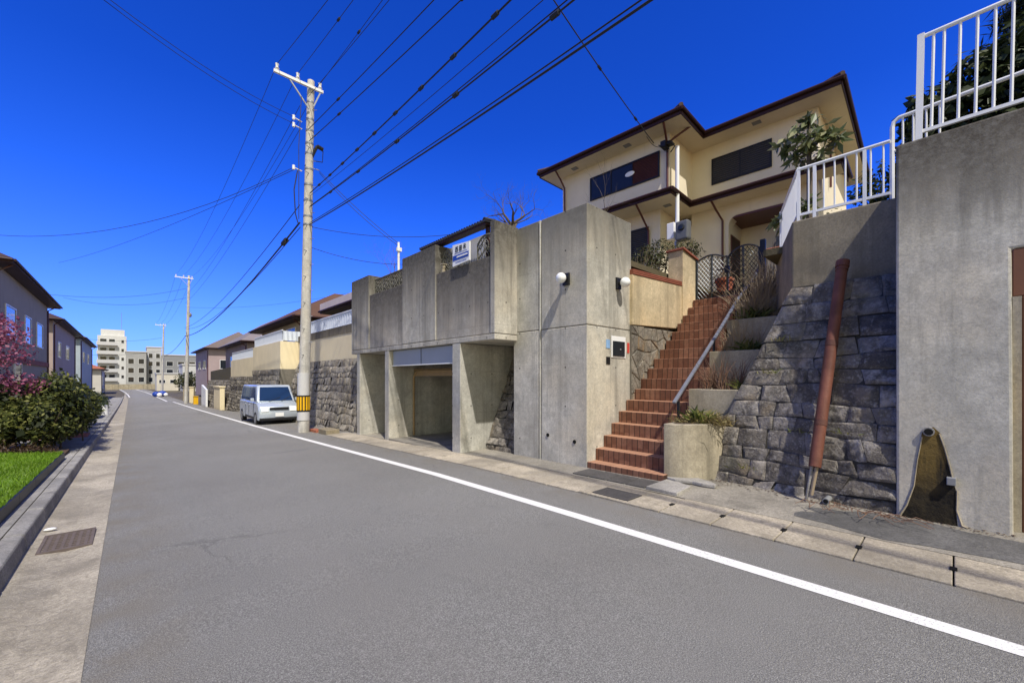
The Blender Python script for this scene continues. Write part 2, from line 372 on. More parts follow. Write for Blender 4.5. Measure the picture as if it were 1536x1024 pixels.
# ------------------------------------------------------------------ foliage
def leaves(name, mat, parent, blobs, n, size, aspect=.5, droop=0, seed=1, shell=.55, flat=0, local=False, kind=None):
    """blobs: (cx,cy,cz,rx,ry,rz). Many small folded leaves through the crown volume."""
    rg = np.random.RandomState(seed); w = np.array([b[3] * b[4] * b[5] for b in blobs]) ** .7; w /= w.sum()
    mb = MB(); mb.keep = True; mb.recalc = False
    idx = rg.choice(len(blobs), n, p=w)
    for i in idx:
        b = blobs[i]; d = Vector(rg.normal(size=3)); d.normalize()
        rr = (shell + (1 - shell) * rg.rand()) if rg.rand() < .8 else rg.rand()
        c = Vector((b[0] + d.x * b[3] * rr, b[1] + d.y * b[4] * rr, b[2] + d.z * b[5] * rr))
        nn = mnoise.noise(c * (1.6 / max(.25, min(b[3:])))) 
        if nn < -.28: continue
        nrm = (d * .7 + Vector(rg.normal(size=3)) * .6 + Vector((0, 0, .35 + flat))).normalized()
        t = nrm.cross(Vector(rg.normal(size=3))).normalized(); t = (t + Vector((0, 0, -droop))).normalized()
        s_ = nrm.cross(t).normalized(); L = size * (.4 + 1.15 * rg.rand() ** 1.3); W = L * aspect * .5
        m = c + t * (L * .45) - nrm * (L * .06); e = c + t * L - nrm * L * .18
        mb.add([c, m + s_ * W, e, m - s_ * W], [(0, 1, 2), (0, 2, 3)])
    return mb.build(name, mat, parent, local=local, kind=kind)

def branches(mb, p, d, L, r, depth, rg, spread=.6, up=.15, shrink=.72, tips=None, kids=(2, 3)):
    pts = [Vector(p)]; rs = [r]; d = Vector(d).normalized()
    for k in range(3):
        d = (d + Vector(rg.normal(size=3)) * .12 + Vector((0, 0, up * .3))).normalized()
        pts.append(pts[-1] + d * (L / 3)); rs.append(r * (1 - .13 * (k + 1)))
    mb.tube(pts, rs, 6 if r > .02 else 4)
    if depth == 0:
        if tips is not None: tips.append(pts[-1]); 
        return
    for _ in range(rg.randint(kids[0], kids[1] + 1)):
        nd = (d + Vector(rg.normal(size=3)) * spread + Vector((0, 0, up))).normalized()
        branches(mb, pts[-1] if rg.rand() < .6 else pts[2], nd, L * shrink * (.8 + .4 * rg.rand()), rs[-1] * .68, depth - 1, rg, spread, up, shrink, tips, kids)

def stems(mb, base, n, L, spread, r, rg, lean=(0, 0), curve=.3):
    for _ in range(n):
        d = Vector((rg.normal() * spread + lean[0], rg.normal() * spread + lean[1], 1)).normalized(); p = Vector(base) + Vector((rg.normal() * .06, rg.normal() * .06, 0))
        l = L * (.5 + .6 * rg.rand()); pts = [p]
        for k in range(3):
            d = (d + Vector((d.x, d.y, -.25)) * curve * .5 + Vector(rg.normal(size=3)) * .1).normalized(); pts.append(pts[-1] + d * l / 3)
        mb.tube(pts, [r, r * .8, r * .6, r * .3], 4)

def tuft(name, base, label, cat, mat, n=60, L=.3, w=.012, spread=.6, seed=1, group=None, parent=None):
    """a clump of arching blades"""
    rg = np.random.RandomState(seed); mb = MB(); mb.keep = True; mb.recalc = False
    for _ in range(n):
        p = Vector(base) + Vector((rg.normal() * .08, rg.normal() * .1, 0)); d = Vector((rg.normal() * spread, rg.normal() * spread, 1)).normalized(); l = L * (.4 + .8 * rg.rand())
        sd = d.cross(Vector(rg.normal(size=3))).normalized() * w; m = p + d * l * .55; e = p + d * l + Vector((d.x, d.y, -.5)) * l * .3
        mb.add([p - sd, p + sd, m + sd, m - sd, e], [(0, 1, 2, 3), (3, 2, 4)])
    o = mb.build(name, mat, parent)
    if label: tag(o, label, cat, group)
    return o

# ------------------------------------------------------------------ stonework
def stone_rows(mb, surf, u0f, u1f, v0, v1, rowh, wid, rg, bulge=.05, gap=.018, nseg=4, jitter=.02, rough=.02, dirn=Vector((-1, 0, 0))):
    """surf(u,v)->Vector, u along the wall in metres, v up the wall in metres. Each stone is an island."""
    v = v0; row = 0
    def line(k, uu): return 0 if (k == 0) else jitter * 2.2 * mnoise.noise(Vector((uu * 2.3, k * 7.7, 1.5)))
    while v < v1 - .04:
        h = min(rowh * (.8 + .45 * rg.rand()), v1 - v)
        if v1 - v - h < rowh * .4: h = v1 - v
        top = 0 if v + h > v1 - .01 else row + 1
        ua, ub_ = u0f(v), u0f(v + h); ue = u1f(v + h / 2)
        while ua < ue - .02:
            w = wid * (.5 + 1.0 * rg.rand())
            if ue - ua - w < wid * .4: na, nb = ue, ue; w = ue - ua
            else: na = ua + w; nb = max(ub_ + .08, na + rg.normal() * jitter * 2)
            c = [[ua, v + line(row, ua)], [na, v + line(row, na)], [nb, v + h + line(top, nb)], [ub_, v + h + line(top, ub_)]]
            if rg.rand() < .12 and h > .2: pass
            tilt = rg.normal(size=2) * .03; dep = bulge * (.5 + .8 * rg.rand()); off = rg.rand() * 50
            vs = []; N = nseg
            for j in range(N + 1):
                for i in range(N + 1):
                    a, b = i / N, j / N
                    ga = gap / max(w, .08); gb = gap / h
                    a2 = ga + a * (1 - 2 * ga); b2 = gb + b * (1 - 2 * gb)
                    # round the corners
                    ca, cb = abs(2 * a - 1), abs(2 * b - 1)
                    pu = (c[0][0] * (1 - a2) + c[1][0] * a2) * (1 - b2) + (c[3][0] * (1 - a2) + c[2][0] * a2) * b2
                    pv = (c[0][1] * (1 - a2) + c[1][1] * a2) * (1 - b2) + (c[3][1] * (1 - a2) + c[2][1] * a2) * b2
                    e = max(ca, cb)
                    o = dep * (1 - e ** 8) - (.016 if e > .99 else 0) + tilt[0] * (a - .5) + tilt[1] * (b - .5)
                    if e < .99: o += rough * (mnoise.noise(Vector((pu * 5 + off, pv * 5, off))) + .7 * mnoise.noise(Vector((pu * 14 + off, pv * 14, off))))
                    vs.append(surf(pu, pv) + dirn * o)
            fs = [(j * (N + 1) + i, j * (N + 1) + i + 1, (j + 1) * (N + 1) + i + 1, (j + 1) * (N + 1) + i) for j in range(N) for i in range(N)]
            mb.add(vs, fs); ua, ub_ = na, nb
        v += h; row += 1

# ------------------------------------------------------------------ SETTING
def strip(name, cols, ys, m, zf=lambda x, y: zr(y), sub=False):
    """sheet along the street; cols = list of functions or numbers giving X"""
    mb = MB(); vs = []; n = len(cols)
    for y in ys:
        for c in cols:
            x = c(y) if callable(c) else c
            vs.append((x, y, zf(x, y)))
    fs = [(i * n + j, i * n + j + 1, (i + 1) * n + j + 1, (i + 1) * n + j) for i in range(len(ys) - 1) for j in range(n - 1)]
    mb.add(vs, fs); return mb.build(name, m, kind='structure')
YS = [-40, -20, -10, -6, -3, -1.5, 0, 1, 2, 3, 4, 5, 6, 7, 7.4, 8, 9, 10, 11, 12, 13, 13.6, 15, 17, 20, 25, 30, 36, 42, 50, 57, 64, 75, 85, 100, 120, 150]
bend = lambda y: 0 if y < 64 else -.00028 * (y - 64) ** 2
road_r = lambda y: 4.603 if y < 13.45 else (5.75 if y < 36 else 4.9 + bend(y))
strip('road', [lambda y: -.19 + bend(y), lambda y: 1.2 + bend(y), lambda y: 2.5 + bend(y), lambda y: 3.8 + bend(y), road_r], [y for y in YS if y != 13.6] + [], MAT['asphalt']) if False else None
YR = sorted(set(YS + [13.4, 13.45, 13.5]))
strip('road', [lambda y: -.19 + bend(y), lambda y: 1.2 + bend(y), lambda y: 2.5 + bend(y), lambda y: 3.8 + bend(y), road_r], YR, MAT['asphalt'])
strip('ground', [-900, -200, -60, -12, -3, 2, 8, 14, 60, 200, 900], [-60, -20, -3, 3, 6, 20, 42, 64, 85, 150, 400, 1500, 3000], MAT['ground'], lambda x, y: zr(y) - .06)
YL = [y for y in YS if -12 <= y <= 64] + [6.5, 7.5, 8.5, 9.5]
strip('road_marking', [3.725, 3.875], [y for y in YS if -12 <= y <= 64], MAT['line'], lambda x, y: zr(y) + .004)
strip('road_marking', [lambda y: 3.25 + bend(y) * 1.1, lambda y: 3.42 + bend(y) * 1.1], [66, 70, 75, 85, 100, 120, 150], MAT['line'], lambda x, y: zr(y) + .005)
strip('road_marking', [lambda y: .05 + bend(y), lambda y: .2 + bend(y)], [88, 100, 120, 150], MAT['line'], lambda x, y: zr(y) + .005)
# left gutter, kerb, strip of pavement
gl = lambda x, y: zr(y) + (.0 if x > -.25 else -.02 if x > -.5 else .005) 
strip('gutter', [-.72, -.45, -.19], sorted(y for y in YL + [85, 120] if y <= 120), MAT['gutl'], lambda x, y: zr(y) + (.004 if x > -.3 else (-.018 if x > -.6 else .01)))
mb = MB()
y = -6.0
while y < 85:
    L = 1.2 if y < 40 else 4
    a, b = y + .006, y + L - .006
    mb.hexa([(-.87, a, zr(a) - .1), (-.70, a, zr(a) - .1), (-.70, b, zr(b) - .1), (-.87, b, zr(b) - .1)], [(-.87, a, zr(a) + .16), (-.735, a, zr(a) + .155), (-.735, b, zr(b) + .155), (-.87, b, zr(b) + .16)]); y += L
mb.build('kerb', MAT['kerb'], bevel=.02, kind='structure')
strip('pavement', [-1.06, -.875], [y for y in YS if -6 <= y <= 13], MAT['kerb'], lambda x, y: zr(y) + .152)
strip('pavement', [-2.4, -.875], [13, 15, 17, 20, 25, 30, 36, 42, 50, 57, 64, 85], MAT['kerb'], lambda x, y: zr(y) + .152)
# right gutter blocks
mb = MB(); y = -6.0
while y < 13.3:
    L = .6; a, b = y + .005, y + L - .005
    if not (y < 3.43 and y + .6 > 2.86):
        mb.hexa([(4.625, a, zr(a) - .1), (5.33, a, zr(a) - .1), (5.33, b, zr(b) - .1), (4.625, b, zr(b) - .1)], [(4.625, a, zr(a) + .012 + random.uniform(-.003, .003)), (5.33, a, zr(a) + .021), (5.33, b, zr(b) + .021), (4.625, b, zr(b) + .012)])
    y += L
o = mb.build('gutter', MAT['gutter'], bevel=.008, kind='structure')
mb = MB()
for k_ in range(-6, 17):
    yj = -6 + .6 * (10 + k_); 
    if yj < 2.5: mb.box(4.93, 5.01, yj - .022, yj + .022, zr(yj) - .05, zr(yj) + .0245)
mb.build('gutter', MAT['hole'], kind='structure')
mb = MB()   # slabs around the grating opening
for a, b in ((2.4, 2.86), (3.43, 3.6)): mb.box(4.625, 5.33, a + .005, b, -.1, .016)
mb.box(4.625, 4.70, 2.86, 3.43, -.1, .015); mb.box(5.08, 5.33, 2.86, 3.43, -.1, .017)
mb.build('gutter', MAT['gutter'], bevel=.006, kind='structure')
def walkz(x, y): return zr(y) + .02 + max(0, (x - 5.33)) * .03
strip('pavement', [5.335, 5.6, 5.9, 6.2, 6.8], [-8, -3, -1, 0, 1, 2, 3, 4, 5, 6, 7, 7.6], MAT['walk'], walkz)
mb = MB(); pts = []
for k in range(26):
    a = 2 * math.pi * k / 26; r_ = 1 + .10 * math.sin(3 * a + .6) + .08 * math.sin(7 * a) + .05 * math.sin(11 * a + 2); pts.append((5.80 + .40 * r_ * math.cos(a), .15 + 1.15 * r_ * math.sin(a)))
mb.add([(x_, y_, walkz(x_, y_) + .004) for x_, y_ in pts], [tuple(range(26))]); mb.build('pavement', MAT['asphalt2'], kind='structure')
strip('pavement', [5.335, 6.2, 9], [7.6, 9, 11, 13.4], MAT['walk'], lambda x, y: zr(y) + .022 + max(0, x - 5.33) * .01)
# terraces cut into the hillside
mb = MB(); mb.box(6.0, 40, 4.7, 13.3, 4.0, 4.12); mb.build('terrain', MAT['terr'], kind='structure')
mb = MB(); mb.box(8.6, 40, -14, 2.4, 3.85, 3.97); mb.box(10.4, 40, 2.4, 4.7, 3.3, 3.42); mb.build('terrain', MAT['terr'], kind='structure')
mb = MB(); mb.hexa([(7.0, 13.3, 2), (45, 13.3, 2), (45, 60, 1), (7.0, 60, 1)], [(7.0, 13.3, 3.3), (45, 13.3, 4.2), (45, 60, 2.8), (7.0, 60, 2.4)]); mb.build('terrain', MAT['terr'], kind='structure')
# lawn
mb = MB(); vs = []
LX = [-.98, -1.5, -2.5, -4, -8]; LYs = [-4, 2, 5, 7, 9, 10.5, 11.5, 12.4]
def lawnz(x, y): return zr(y) + .27 + min(1.5, (-.98 - x)) * .10
for y in LYs:
    for x in LX: vs.append((x, y, lawnz(x, y)))
n = len(LX); mb.add(vs, [(i * n + j, (i + 1) * n + j, (i + 1) * n + j + 1, i * n + j + 1) for i in range(len(LYs) - 1) for j in range(n - 1)])
mb.build('lawn', MAT['lawnb'], kind='structure')
rg = np.random.RandomState(3); mb = MB(); mb.keep = True; mb.recalc = False
for _ in range(26000):
    y = 3 + 9.4 * rg.rand() ** .9; x = -1.0 - 3.6 * rg.rand() ** 1.4; z = lawnz(x, y); l = .03 + .03 * rg.rand(); dx, dy = rg.normal(size=2) * .02; a = rg.rand() * 6.3; w = .006
    mb.add([(x - w * math.cos(a), y - w * math.sin(a), z), (x + w * math.cos(a), y + w * math.sin(a), z), (x + dx, y + dy, z + l)], [(0, 1, 2)])
o = mb.build('grass', MAT['grassm']); tag(o, 'bright green short lawn grass beside the kerb', 'grass', kind='stuff')
mb = MB()
for i in range(14):
    a = -4 + i * 1.17; b = a + 1.165
    mb.hexa([(-1.01, a, zr(a) + .1), (-.975, a, zr(a) + .1), (-.975, b, zr(b) + .1), (-1.01, b, zr(b) + .1)], [(-1.01, a, zr(a) + .285), (-.98, a, zr(a) + .285), (-.98, b, zr(b) + .285), (-1.01, b, zr(b) + .285)])
tag(mb.build('lawn_edging', MAT['black'], bevel=.006), 'low black edging board along the green lawn', 'edging')

# gratings
def grating(name, x0, x1, y0, y1, z, label, nb, bars_along_y, cross=0):
    t = empty(name, ((x0 + x1) / 2, (y0 + y1) / 2, z), label, 'drain grate')
    m = MB(); fw = .025
    m.box(x0, x1, y0, y0 + fw, z - .03, z + .012).box(x0, x1, y1 - fw, y1, z - .03, z + .012).box(x0, x0 + fw, y0 + fw, y1 - fw, z - .03, z + .011).box(x1 - fw, x1, y0 + fw, y1 - fw, z - .03, z + .011); m.build('frame', MAT['iron' if cross else 'slot'], t)
    m = MB()
    for i in range(nb):
        if bars_along_y:
            c = x0 + fw + (x1 - x0 - 2 * fw) * (i + .5) / nb; m.box(c - .008, c + .008, y0 + fw, y1 - fw, z - .03, z + .008)
        else:
            c = y0 + fw + (y1 - y0 - 2 * fw) * (i + .5) / nb; m.box(x0 + fw, x1 - fw, c - .012, c + .012, z - .03, z + .008)
    for i in range(cross):
        c = x0 + fw + (x1 - x0 - 2 * fw) * (i + .5) / cross; m.box(c - .012, c + .012, y0 + fw, y1 - fw, z - .028, z + .0065)
    m.build('bars', MAT['iron' if cross else 'slot'], t)
    m = MB(); m.box(x0 + .003, x1 - .003, y0 + .003, y1 - .003, z - .05, z - .032); m.build('pit', MAT['hole'], t)
grating('drain_grate', 4.71, 5.07, 2.87, 3.42, .012, 'dark slotted steel grate in the gutter before the brick stairs', 14, True)
grating('drain_grate', -.64, -.27, 5.75, 6.36, zr(6) + .0, 'brown cast grate with square holes in the gutter by the lawn kerb', 9, False, 6)
m = MB(); p = at(75, 790, Z=.0); m.ball((p.x, p.y, zr(p.y) + .022), .02, 10, 6, (2.6, 1.3, .8)); tag(m.build('wrapper', MAT['whitep'], smooth=True), 'crumpled white wrapper lying in the gutter', 'litter')

# paving in front of the stairs
mb = MB()
for i in range(4):
    a = 3.02 + i * .33; mb.box(5.40, 5.86, a, a + .31, walkz(5.6, a) - .03, walkz(5.86, a) + .004)
tag(mb.build('paving_slabs', MAT['slate'], bevel=.004), 'row of dark slate paving slabs at the foot of the brick stairs', 'paving')
mb = MB(); mb.prism([(5.36, 2.52), (5.86, 2.55), (6.05, 2.98), (5.38, 2.98)], .02, .066); tag(mb.build('concrete_patch', MAT['patch'], bevel=.008), 'pale concrete patch right of the dark paving slabs', 'paving')
mb = MB(); pts = []
for k in range(18):
    a = 2 * math.pi * k / 18; r_ = 1 + .22 * math.sin(3 * a + 1) + .12 * math.sin(5 * a); pts.append((6.12 + .17 * r_ * math.cos(a), 2.68 + .36 * r_ * math.sin(a)))
mb.prism(pts, .05, .1); tag(mb.build('mortar_patch', MAT['patch'], bevel=.012), 'irregular smear of white mortar under the lowest planter', 'mortar')

# ------------------------------------------------------------------ CONCRETE GARAGE
g = empty('concrete_garage', (5.3, 9.8, -.1), 'weathered grey concrete garage with overhanging upper storey and open bay', 'garage')
NZ = 4.07
B0, X0, X1, T = 2.50, 5.30, 5.75, 4.75
m = MB(); m.box(X0, X1, 6.2, 6.347, B0, T); m.box(X1, 5.95, 6.2, 6.6, B0, T - .01); m.build('parapet_pier', MAT['conc_box'], g, bevel=.015)
m = MB(); m.box(X0, X1, 8.366, 9.996, B0, T + .02); m.build('parapet_pier', MAT['conc_box'], g, bevel=.015)
m = MB(); m.box(X0, X1, 12.08, 13.4, B0, T - .02); m.build('parapet_pier', MAT['conc_box'], g, bevel=.015)
for (ya_, yb_, zt_) in ((6.347, 8.366, NZ), (9.996, 12.08, NZ + .04)):
    m = MB(); m.box(5.325, 5.75, ya_ + .001, yb_ - .001, 2.501, zt_); m.build('notch_wall', MAT['conc_notch'], g, bevel=.012)
m = MB(); m.box(5.335, 7.4, 6.215, 13.38, 2.49, 2.503); m.build('shadow_joint', MAT['grout'], g)
m = MB(); m.box(5.3, 7.4, 6.2, 13.4, 2.375, 2.488); m.build('floor_slab', MAT['conc_box'], g, bevel=.012)
for nm, a, b, zt in (('pier', 7.372, 7.678, 2.37), ('pier', 10.765, 11.012, 2.37), ('pier', 12.75, 12.981, 2.37)):
    m = MB(); m.box(5.305, 10.6 if a < 12 else 7.0, a, b, -.5, zt); m.build(nm, MAT['conc_gar'], g, bevel=.012)
m = MB(); m.box(10.6, 10.8, 7.372, 11.01, -.5, 2.37); m.build('back_wall', MAT['conc_gar'], g)
m = MB(); m.box(6.9, 7.0, 11.012, 12.75, -.5, 2.37); m.build('recess_wall', MAT['conc_gar'], g)
m = MB(); m.box(5.6, 10.6, 7.678, 10.765, 2.3, 2.372); m.build('ceiling', MAT['conc_gar'], g)
m = MB(); m.box(5.30, 10.6, 7.68, 10.763, -.3, -.085); m.build('floor', MAT['walk'], g)
m = MB(); m.box(5.42, 5.47, 7.69, 10.755, 1.96, 2.36); dp = m.build('door_panel', MAT['greyl'], g, bevel=.006); dp['label'] = 'pale blue grey folding door panel above the open bay'
m = MB(); m.box(5.41, 5.485, 9.21, 9.222, 1.965, 2.355); m.build('panel_joint', MAT['black'], dp)
m = MB(); m.box(5.40, 5.49, 7.70, 10.75, 1.935, 1.958); m.build('panel_lip', MAT['white'], dp)
m = MB(); m.tube([(6.05, 10.70, -.05), (6.05, 10.70, 1.62), (6.05, 10.62, 1.75), (6.05, 10.5, 1.8), (6.05, 7.72, 1.8)], .035, 6); m.build('door_rail', MAT['tan'], g)
m = MB(); m.box(6.06, 6.12, 7.72, 10.7, 1.66, 1.86); m.build('beam', MAT['tan'], g)
# fibre sheet wall under the notches
m = MB(); m.box(5.55, 5.6, 9.99, 12.09, NZ + .04, 4.62); o = m.build('pebble_panel', MAT['dirt'], g); 
def ironwork(parent, y0, y1, z0, z1, arch, x=5.5):
    m = MB(); nt = 16
    top = lambda y: z1 - (.16 * (abs((y - (y0 + y1) / 2) / ((y1 - y0) / 2)) ** 2.5 if arch else 0))
    pts = [(x, y0, z0)] + [(x, y0 + (y1 - y0) * i / nt, top(y0 + (y1 - y0) * i / nt)) for i in range(nt + 1)] + [(x, y1, z0), (x, y0, z0)]
    m.tube(pts, .02, 6)
    rg = np.random.RandomState(int(y0 * 100))
    for i in range(8):
        c = y0 + (y1 - y0) * (i + .5) / 8; hh = top(c); amp = .05
        m.tube([(x, c + amp * math.sin(q * 2.2 + i), z0 + (hh - z0) * q / 6) for q in range(7)], .011, 5)
    for i in range(5):
        c = y0 + (y1 - y0) * (i + .5) / 5; zc = z0 + (z1 - z0) * (.35 + .3 * rg.rand()); rr = .07
        m.tube([(x, c + rr * math.cos(a / 8 * 6.28), zc + rr * 1.3 * math.sin(a / 8 * 6.28)) for a in range(9)], .009, 5)
    return m.build('iron_panel', MAT['twigd'], parent)
ip = plain('bronze ironwork', (.14, .135, .115), .6, .3); MAT['twigd_iron'] = ip
for a, b in ((6.40, 7.0), (7.58, 8.0), (8.0, 8.33)): ironwork(g, a, b, NZ + .03, 4.62, True).data.materials[0] = ip
for k in range(4): ironwork(g, 10.0 + .52 * k, 10.0 + .52 * (k + 1), NZ + .06, 4.60, False).data.materials[0] = ip
m = MB(); m.box(5.78, 5.82, 6.6, 8.6, NZ, 4.80); m.build('rear_screen', MAT['wrap'], g)
# tiled shelter roof behind the parapet
sh = empty('tiled_shelter_roof', (6.2, 7.8, 4.7), 'small tiled shelter roof rising just behind the concrete parapet', 'roof')
m = MB(); m.hexa([(5.40, 6.62, 4.80), (5.62, 6.62, 4.82), (5.62, 9.2, 4.82), (5.40, 9.2, 4.80)], [(5.40, 6.62, 4.845), (5.62, 6.62, 4.865), (5.62, 9.2, 4.865), (5.40, 9.2, 4.845)]); m.build('roof_board', MAT['brown'], sh)
m = MB()
for i in range(28):
    y = 6.64 + i * .094; m.tube([(5.36, y, 4.862), (5.64, y, 4.884)], .036, 6)
m.build('tiles', MAT['shutter'], sh)
m = MB(); m.tube([(5.35, 6.6, 4.875), (5.64, 6.6, 4.9)], .05, 6); m.build('verge_tile', MAT['shutter'], sh)
m = MB()
for y in (6.7, 9.0): m.box(5.54, 5.6, y, y + .08, 4.1, 4.815)
m.build('posts', MAT['brown'], sh)
# sale sign: white board, three dark characters, blue band with white bar, small line
sg = empty('white_notice_board', (5.27, 7.28, 4.1), 'white notice board with three dark characters and a blue band on the parapet', 'sign')
m = MB(); m.hexa([(5.255, 6.97, 4.10), (5.285, 6.97, 4.10), (5.285, 7.59, 4.07), (5.255, 7.59, 4.07)], [(5.255, 6.97, 4.50), (5.285, 6.97, 4.50), (5.285, 7.59, 4.55), (5.255, 7.59, 4.55)]); m.build('board', MAT['whitep'], sg)
def stroke(m, yc, zc, segs, s=.05, w=.0055, x=5.252):
    for (a, b, c, d) in segs:
        m.bar((x, yc - a * s, zc + b * s), (x, yc - c * s, zc + d * s), w)
m = MB()
stroke(m, 7.43, 4.425, [(-1, 1, 1, 1), (-.35, 1, -.35, .2), (.35, 1, .35, .2), (-.9, .2, .9, .2), (-.9, .2, -.9, -1), (.9, .2, .9, -1), (-.9, -1, .9, -1), (-.4, -.4, .4, -.4)])
stroke(m, 7.285, 4.425, [(-.8, 1, .8, 1), (-.8, 1, -.8, -1), (.8, 1, .8, -1), (-.8, -1, .8, -1), (-.8, 0, .8, 0), (0, 1, 0, -1)])
stroke(m, 7.14, 4.425, [(-.7, 1, .7, 1), (-1, .35, 1, .35), (0, .35, 0, -1), (-.5, -.1, -.9, -.8), (.5, -.1, .9, -.8)])
m.build('lettering', MAT['black'], sg)
m = MB(); m.box(5.248, 5.254, 7.0, 7.57, 4.19, 4.30); m.build('blue_band', MAT['blue'], sg)
m = MB(); m.box(5.244, 5.2475, 7.03, 7.42, 4.235, 4.268); m.build('white_bar', MAT['whitep'], sg)
m = MB()
for k in range(9): m.box(5.25, 5.254, 7.08 + k * .045, 7.08 + k * .045 + .026, 4.13, 4.152)
for k in range(11): m.box(5.25, 5.254, 7.06 + k * .042, 7.06 + k * .042 + .03, 4.335, 4.345)
m.build('small_lettering', MAT['blue'], sg)
m = MB(); m.ball((5.42, 8.2, NZ + .15), .05, 10, 8, (1, 1, 1.4)); m.tube([(5.42, 8.2, NZ + .02), (5.42, 8.2, NZ + .1)], .045, 10); m.box(5.36, 5.48, 8.14, 8.26, NZ + .2, NZ + .22); tag(m.build('stone_lantern', MAT['conc_plant'], smooth='auto'), 'tiny pale lantern standing in the notch left of the notice board', 'lantern')

# big entrance pillar
pl = empty('concrete_pillar', (6.5, 5.2, 0), 'massive square concrete gate pillar beside the brick stairs', 'pillar')
m = MB(); m.box(5.905, 7.36, 4.402, 5.50, 2.555, 4.70); m.box(5.93, 7.36, 5.50, 5.58, 2.555, 4.70); m.box(5.912, 7.36, 5.58, 6.30, 2.555, 4.705); m.build('upper_shaft', MAT['conc_pil'], pl, bevel=.014)
m = MB(); m.box(5.925, 7.34, 4.42, 6.29, 2.54, 2.557); m.build('shadow_joint', MAT['grout'], pl)
m = MB(); m.box(5.90, 7.36, 4.40, 5.50, -.2, 2.542); m.box(5.925, 7.36, 5.50, 5.58, -.2, 2.542); m.box(5.908, 7.36, 5.58, 6.30, -.2, 2.542); m.build('lower_shaft', MAT['conc_pil'], pl, bevel=.014)
m = MB(); m.tube([(5.915, 5.54, -.1), (5.915, 5.54, 4.695)], .022, 6); m.build('seam_strip', MAT['conc_gar'], pl)
for (yy, zz) in ((5.324, .508), (4.675, .45)):
    m = MB(); m.tube([(5.885, yy, zz), (5.96, yy, zz)], .035, 12); o = m.build('weep_hole', MAT['hole'], pl, smooth='auto')
def globe(name, base, nrm, label):
    t = empty(name, base, label, 'wall lamp'); b = Vector(base); n = Vector(nrm); s = Vector((-n.y, n.x, 0))
    m = MB(); 
    c = [b + s * a + Vector((0, 0, z)) for a, z in ((-.075, -.11), (.075, -.11), (.075, .11), (-.075, .11))]
    m.hexa([p - n * .005 for p in c], [p + n * .035 for p in c]); m.build('back_plate', MAT['black'], t, bevel=.006)
    m = MB(); m.tube([b + n * .03, b + n * .08], .04, 12); m.build('collar', MAT['black'], t, smooth='auto')
    m = MB(); m.ball(b + n * .165, .095, 24, 16); m.build('globe', MAT['opal'], t, smooth=True)
globe('globe_wall_lamp', (5.90, 4.86, 3.42), (-1, 0, 0), 'white globe wall lamp on the street face of the pillar')
globe('globe_wall_lamp', (6.87, 4.40, 3.415), (0, -1, 0), 'white globe wall lamp on the stair side of the pillar')
ic = empty('doorbell_intercom', (6.88, 4.39, 2.15), 'dark doorbell intercom panel in a white frame on the pillar', 'intercom')
m = MB(); m.box(6.64, 7.13, 4.385, 4.398, 1.99, 2.40); m.build('frame', MAT['whitep'], ic, bevel=.004)
m = MB(); m.box(6.68, 7.08, 4.372, 4.386, 2.02, 2.305); m.build('screen', MAT['glass'], ic)
m = MB(); m.ball((6.92, 4.37, 2.15), .017, 10, 6); m.build('button', MAT['grey'], ic)
m = MB(); m.box(6.48, 6.60, 4.389, 4.398, 2.16, 2.32); tag(m.build('sticker', MAT['lblue']), 'small light blue sticker left of the intercom', 'sticker')
m = MB(); m.box(6.48, 6.60, 4.388, 4.398, 1.86, 2.0); tag(m.build('nameplate', MAT['black']), 'small black plate under the blue sticker', 'nameplate')
m = MB(); m.box(7.20, 7.27, 4.388, 4.398, 2.10, 2.30); tag(m.build('label_plate', MAT['red']), 'narrow red plate right of the intercom', 'plate')

# battered stone in the recess between pier and pillar
st = empty('stone_batter', (6.3, 6.8, 0), 'sloping rough stone face in the recess beside the pillar', 'stone wall')
m = MB(); m.prism([(6.02, -.3), (7.3, -.3), (7.3, 2.36), (7.10, 2.36)], 6.31, 7.36, 'y'); m.build('core', MAT['grout'], st)
m = MB(); rg = np.random.RandomState(4); m.keep = True
stone_rows(m, lambda u, v: Vector((5.93 + 1.08 * v / 2.6, u, -.15 + v)), lambda v: 6.32, lambda v: 7.35, 0, 2.5, .2, .3, rg, .005, .002, 7, .03, .04, Vector((-.9, 0, .4)))
m.build('stones', MAT['stone'], st, smooth='auto')

# ------------------------------------------------------------------ STAIRS
TR, RI, NS = .25, .2085, 17
stz = lambda k: .13 + RI * k
sw = empty('brick_stairs', (5.9, 3.7, 0), 'long flight of red brown brick stairs climbing to the house', 'stairs')
for k in range(NS):
    x = 5.9 + TR * k; yl = 4.398 - max(0, (x - 6.9)) * .045; yr = 3.03 + max(0, x - 6.0) * .05
    if k == 0: yr = 2.98
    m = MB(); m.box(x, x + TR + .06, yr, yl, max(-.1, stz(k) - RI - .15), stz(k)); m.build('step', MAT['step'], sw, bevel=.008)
m = MB(); m.box(5.9 + TR * NS, 12.6, 2.6, 4.7, 3.2, stz(NS - 1) + .17); m.build('landing', MAT['step'], sw)
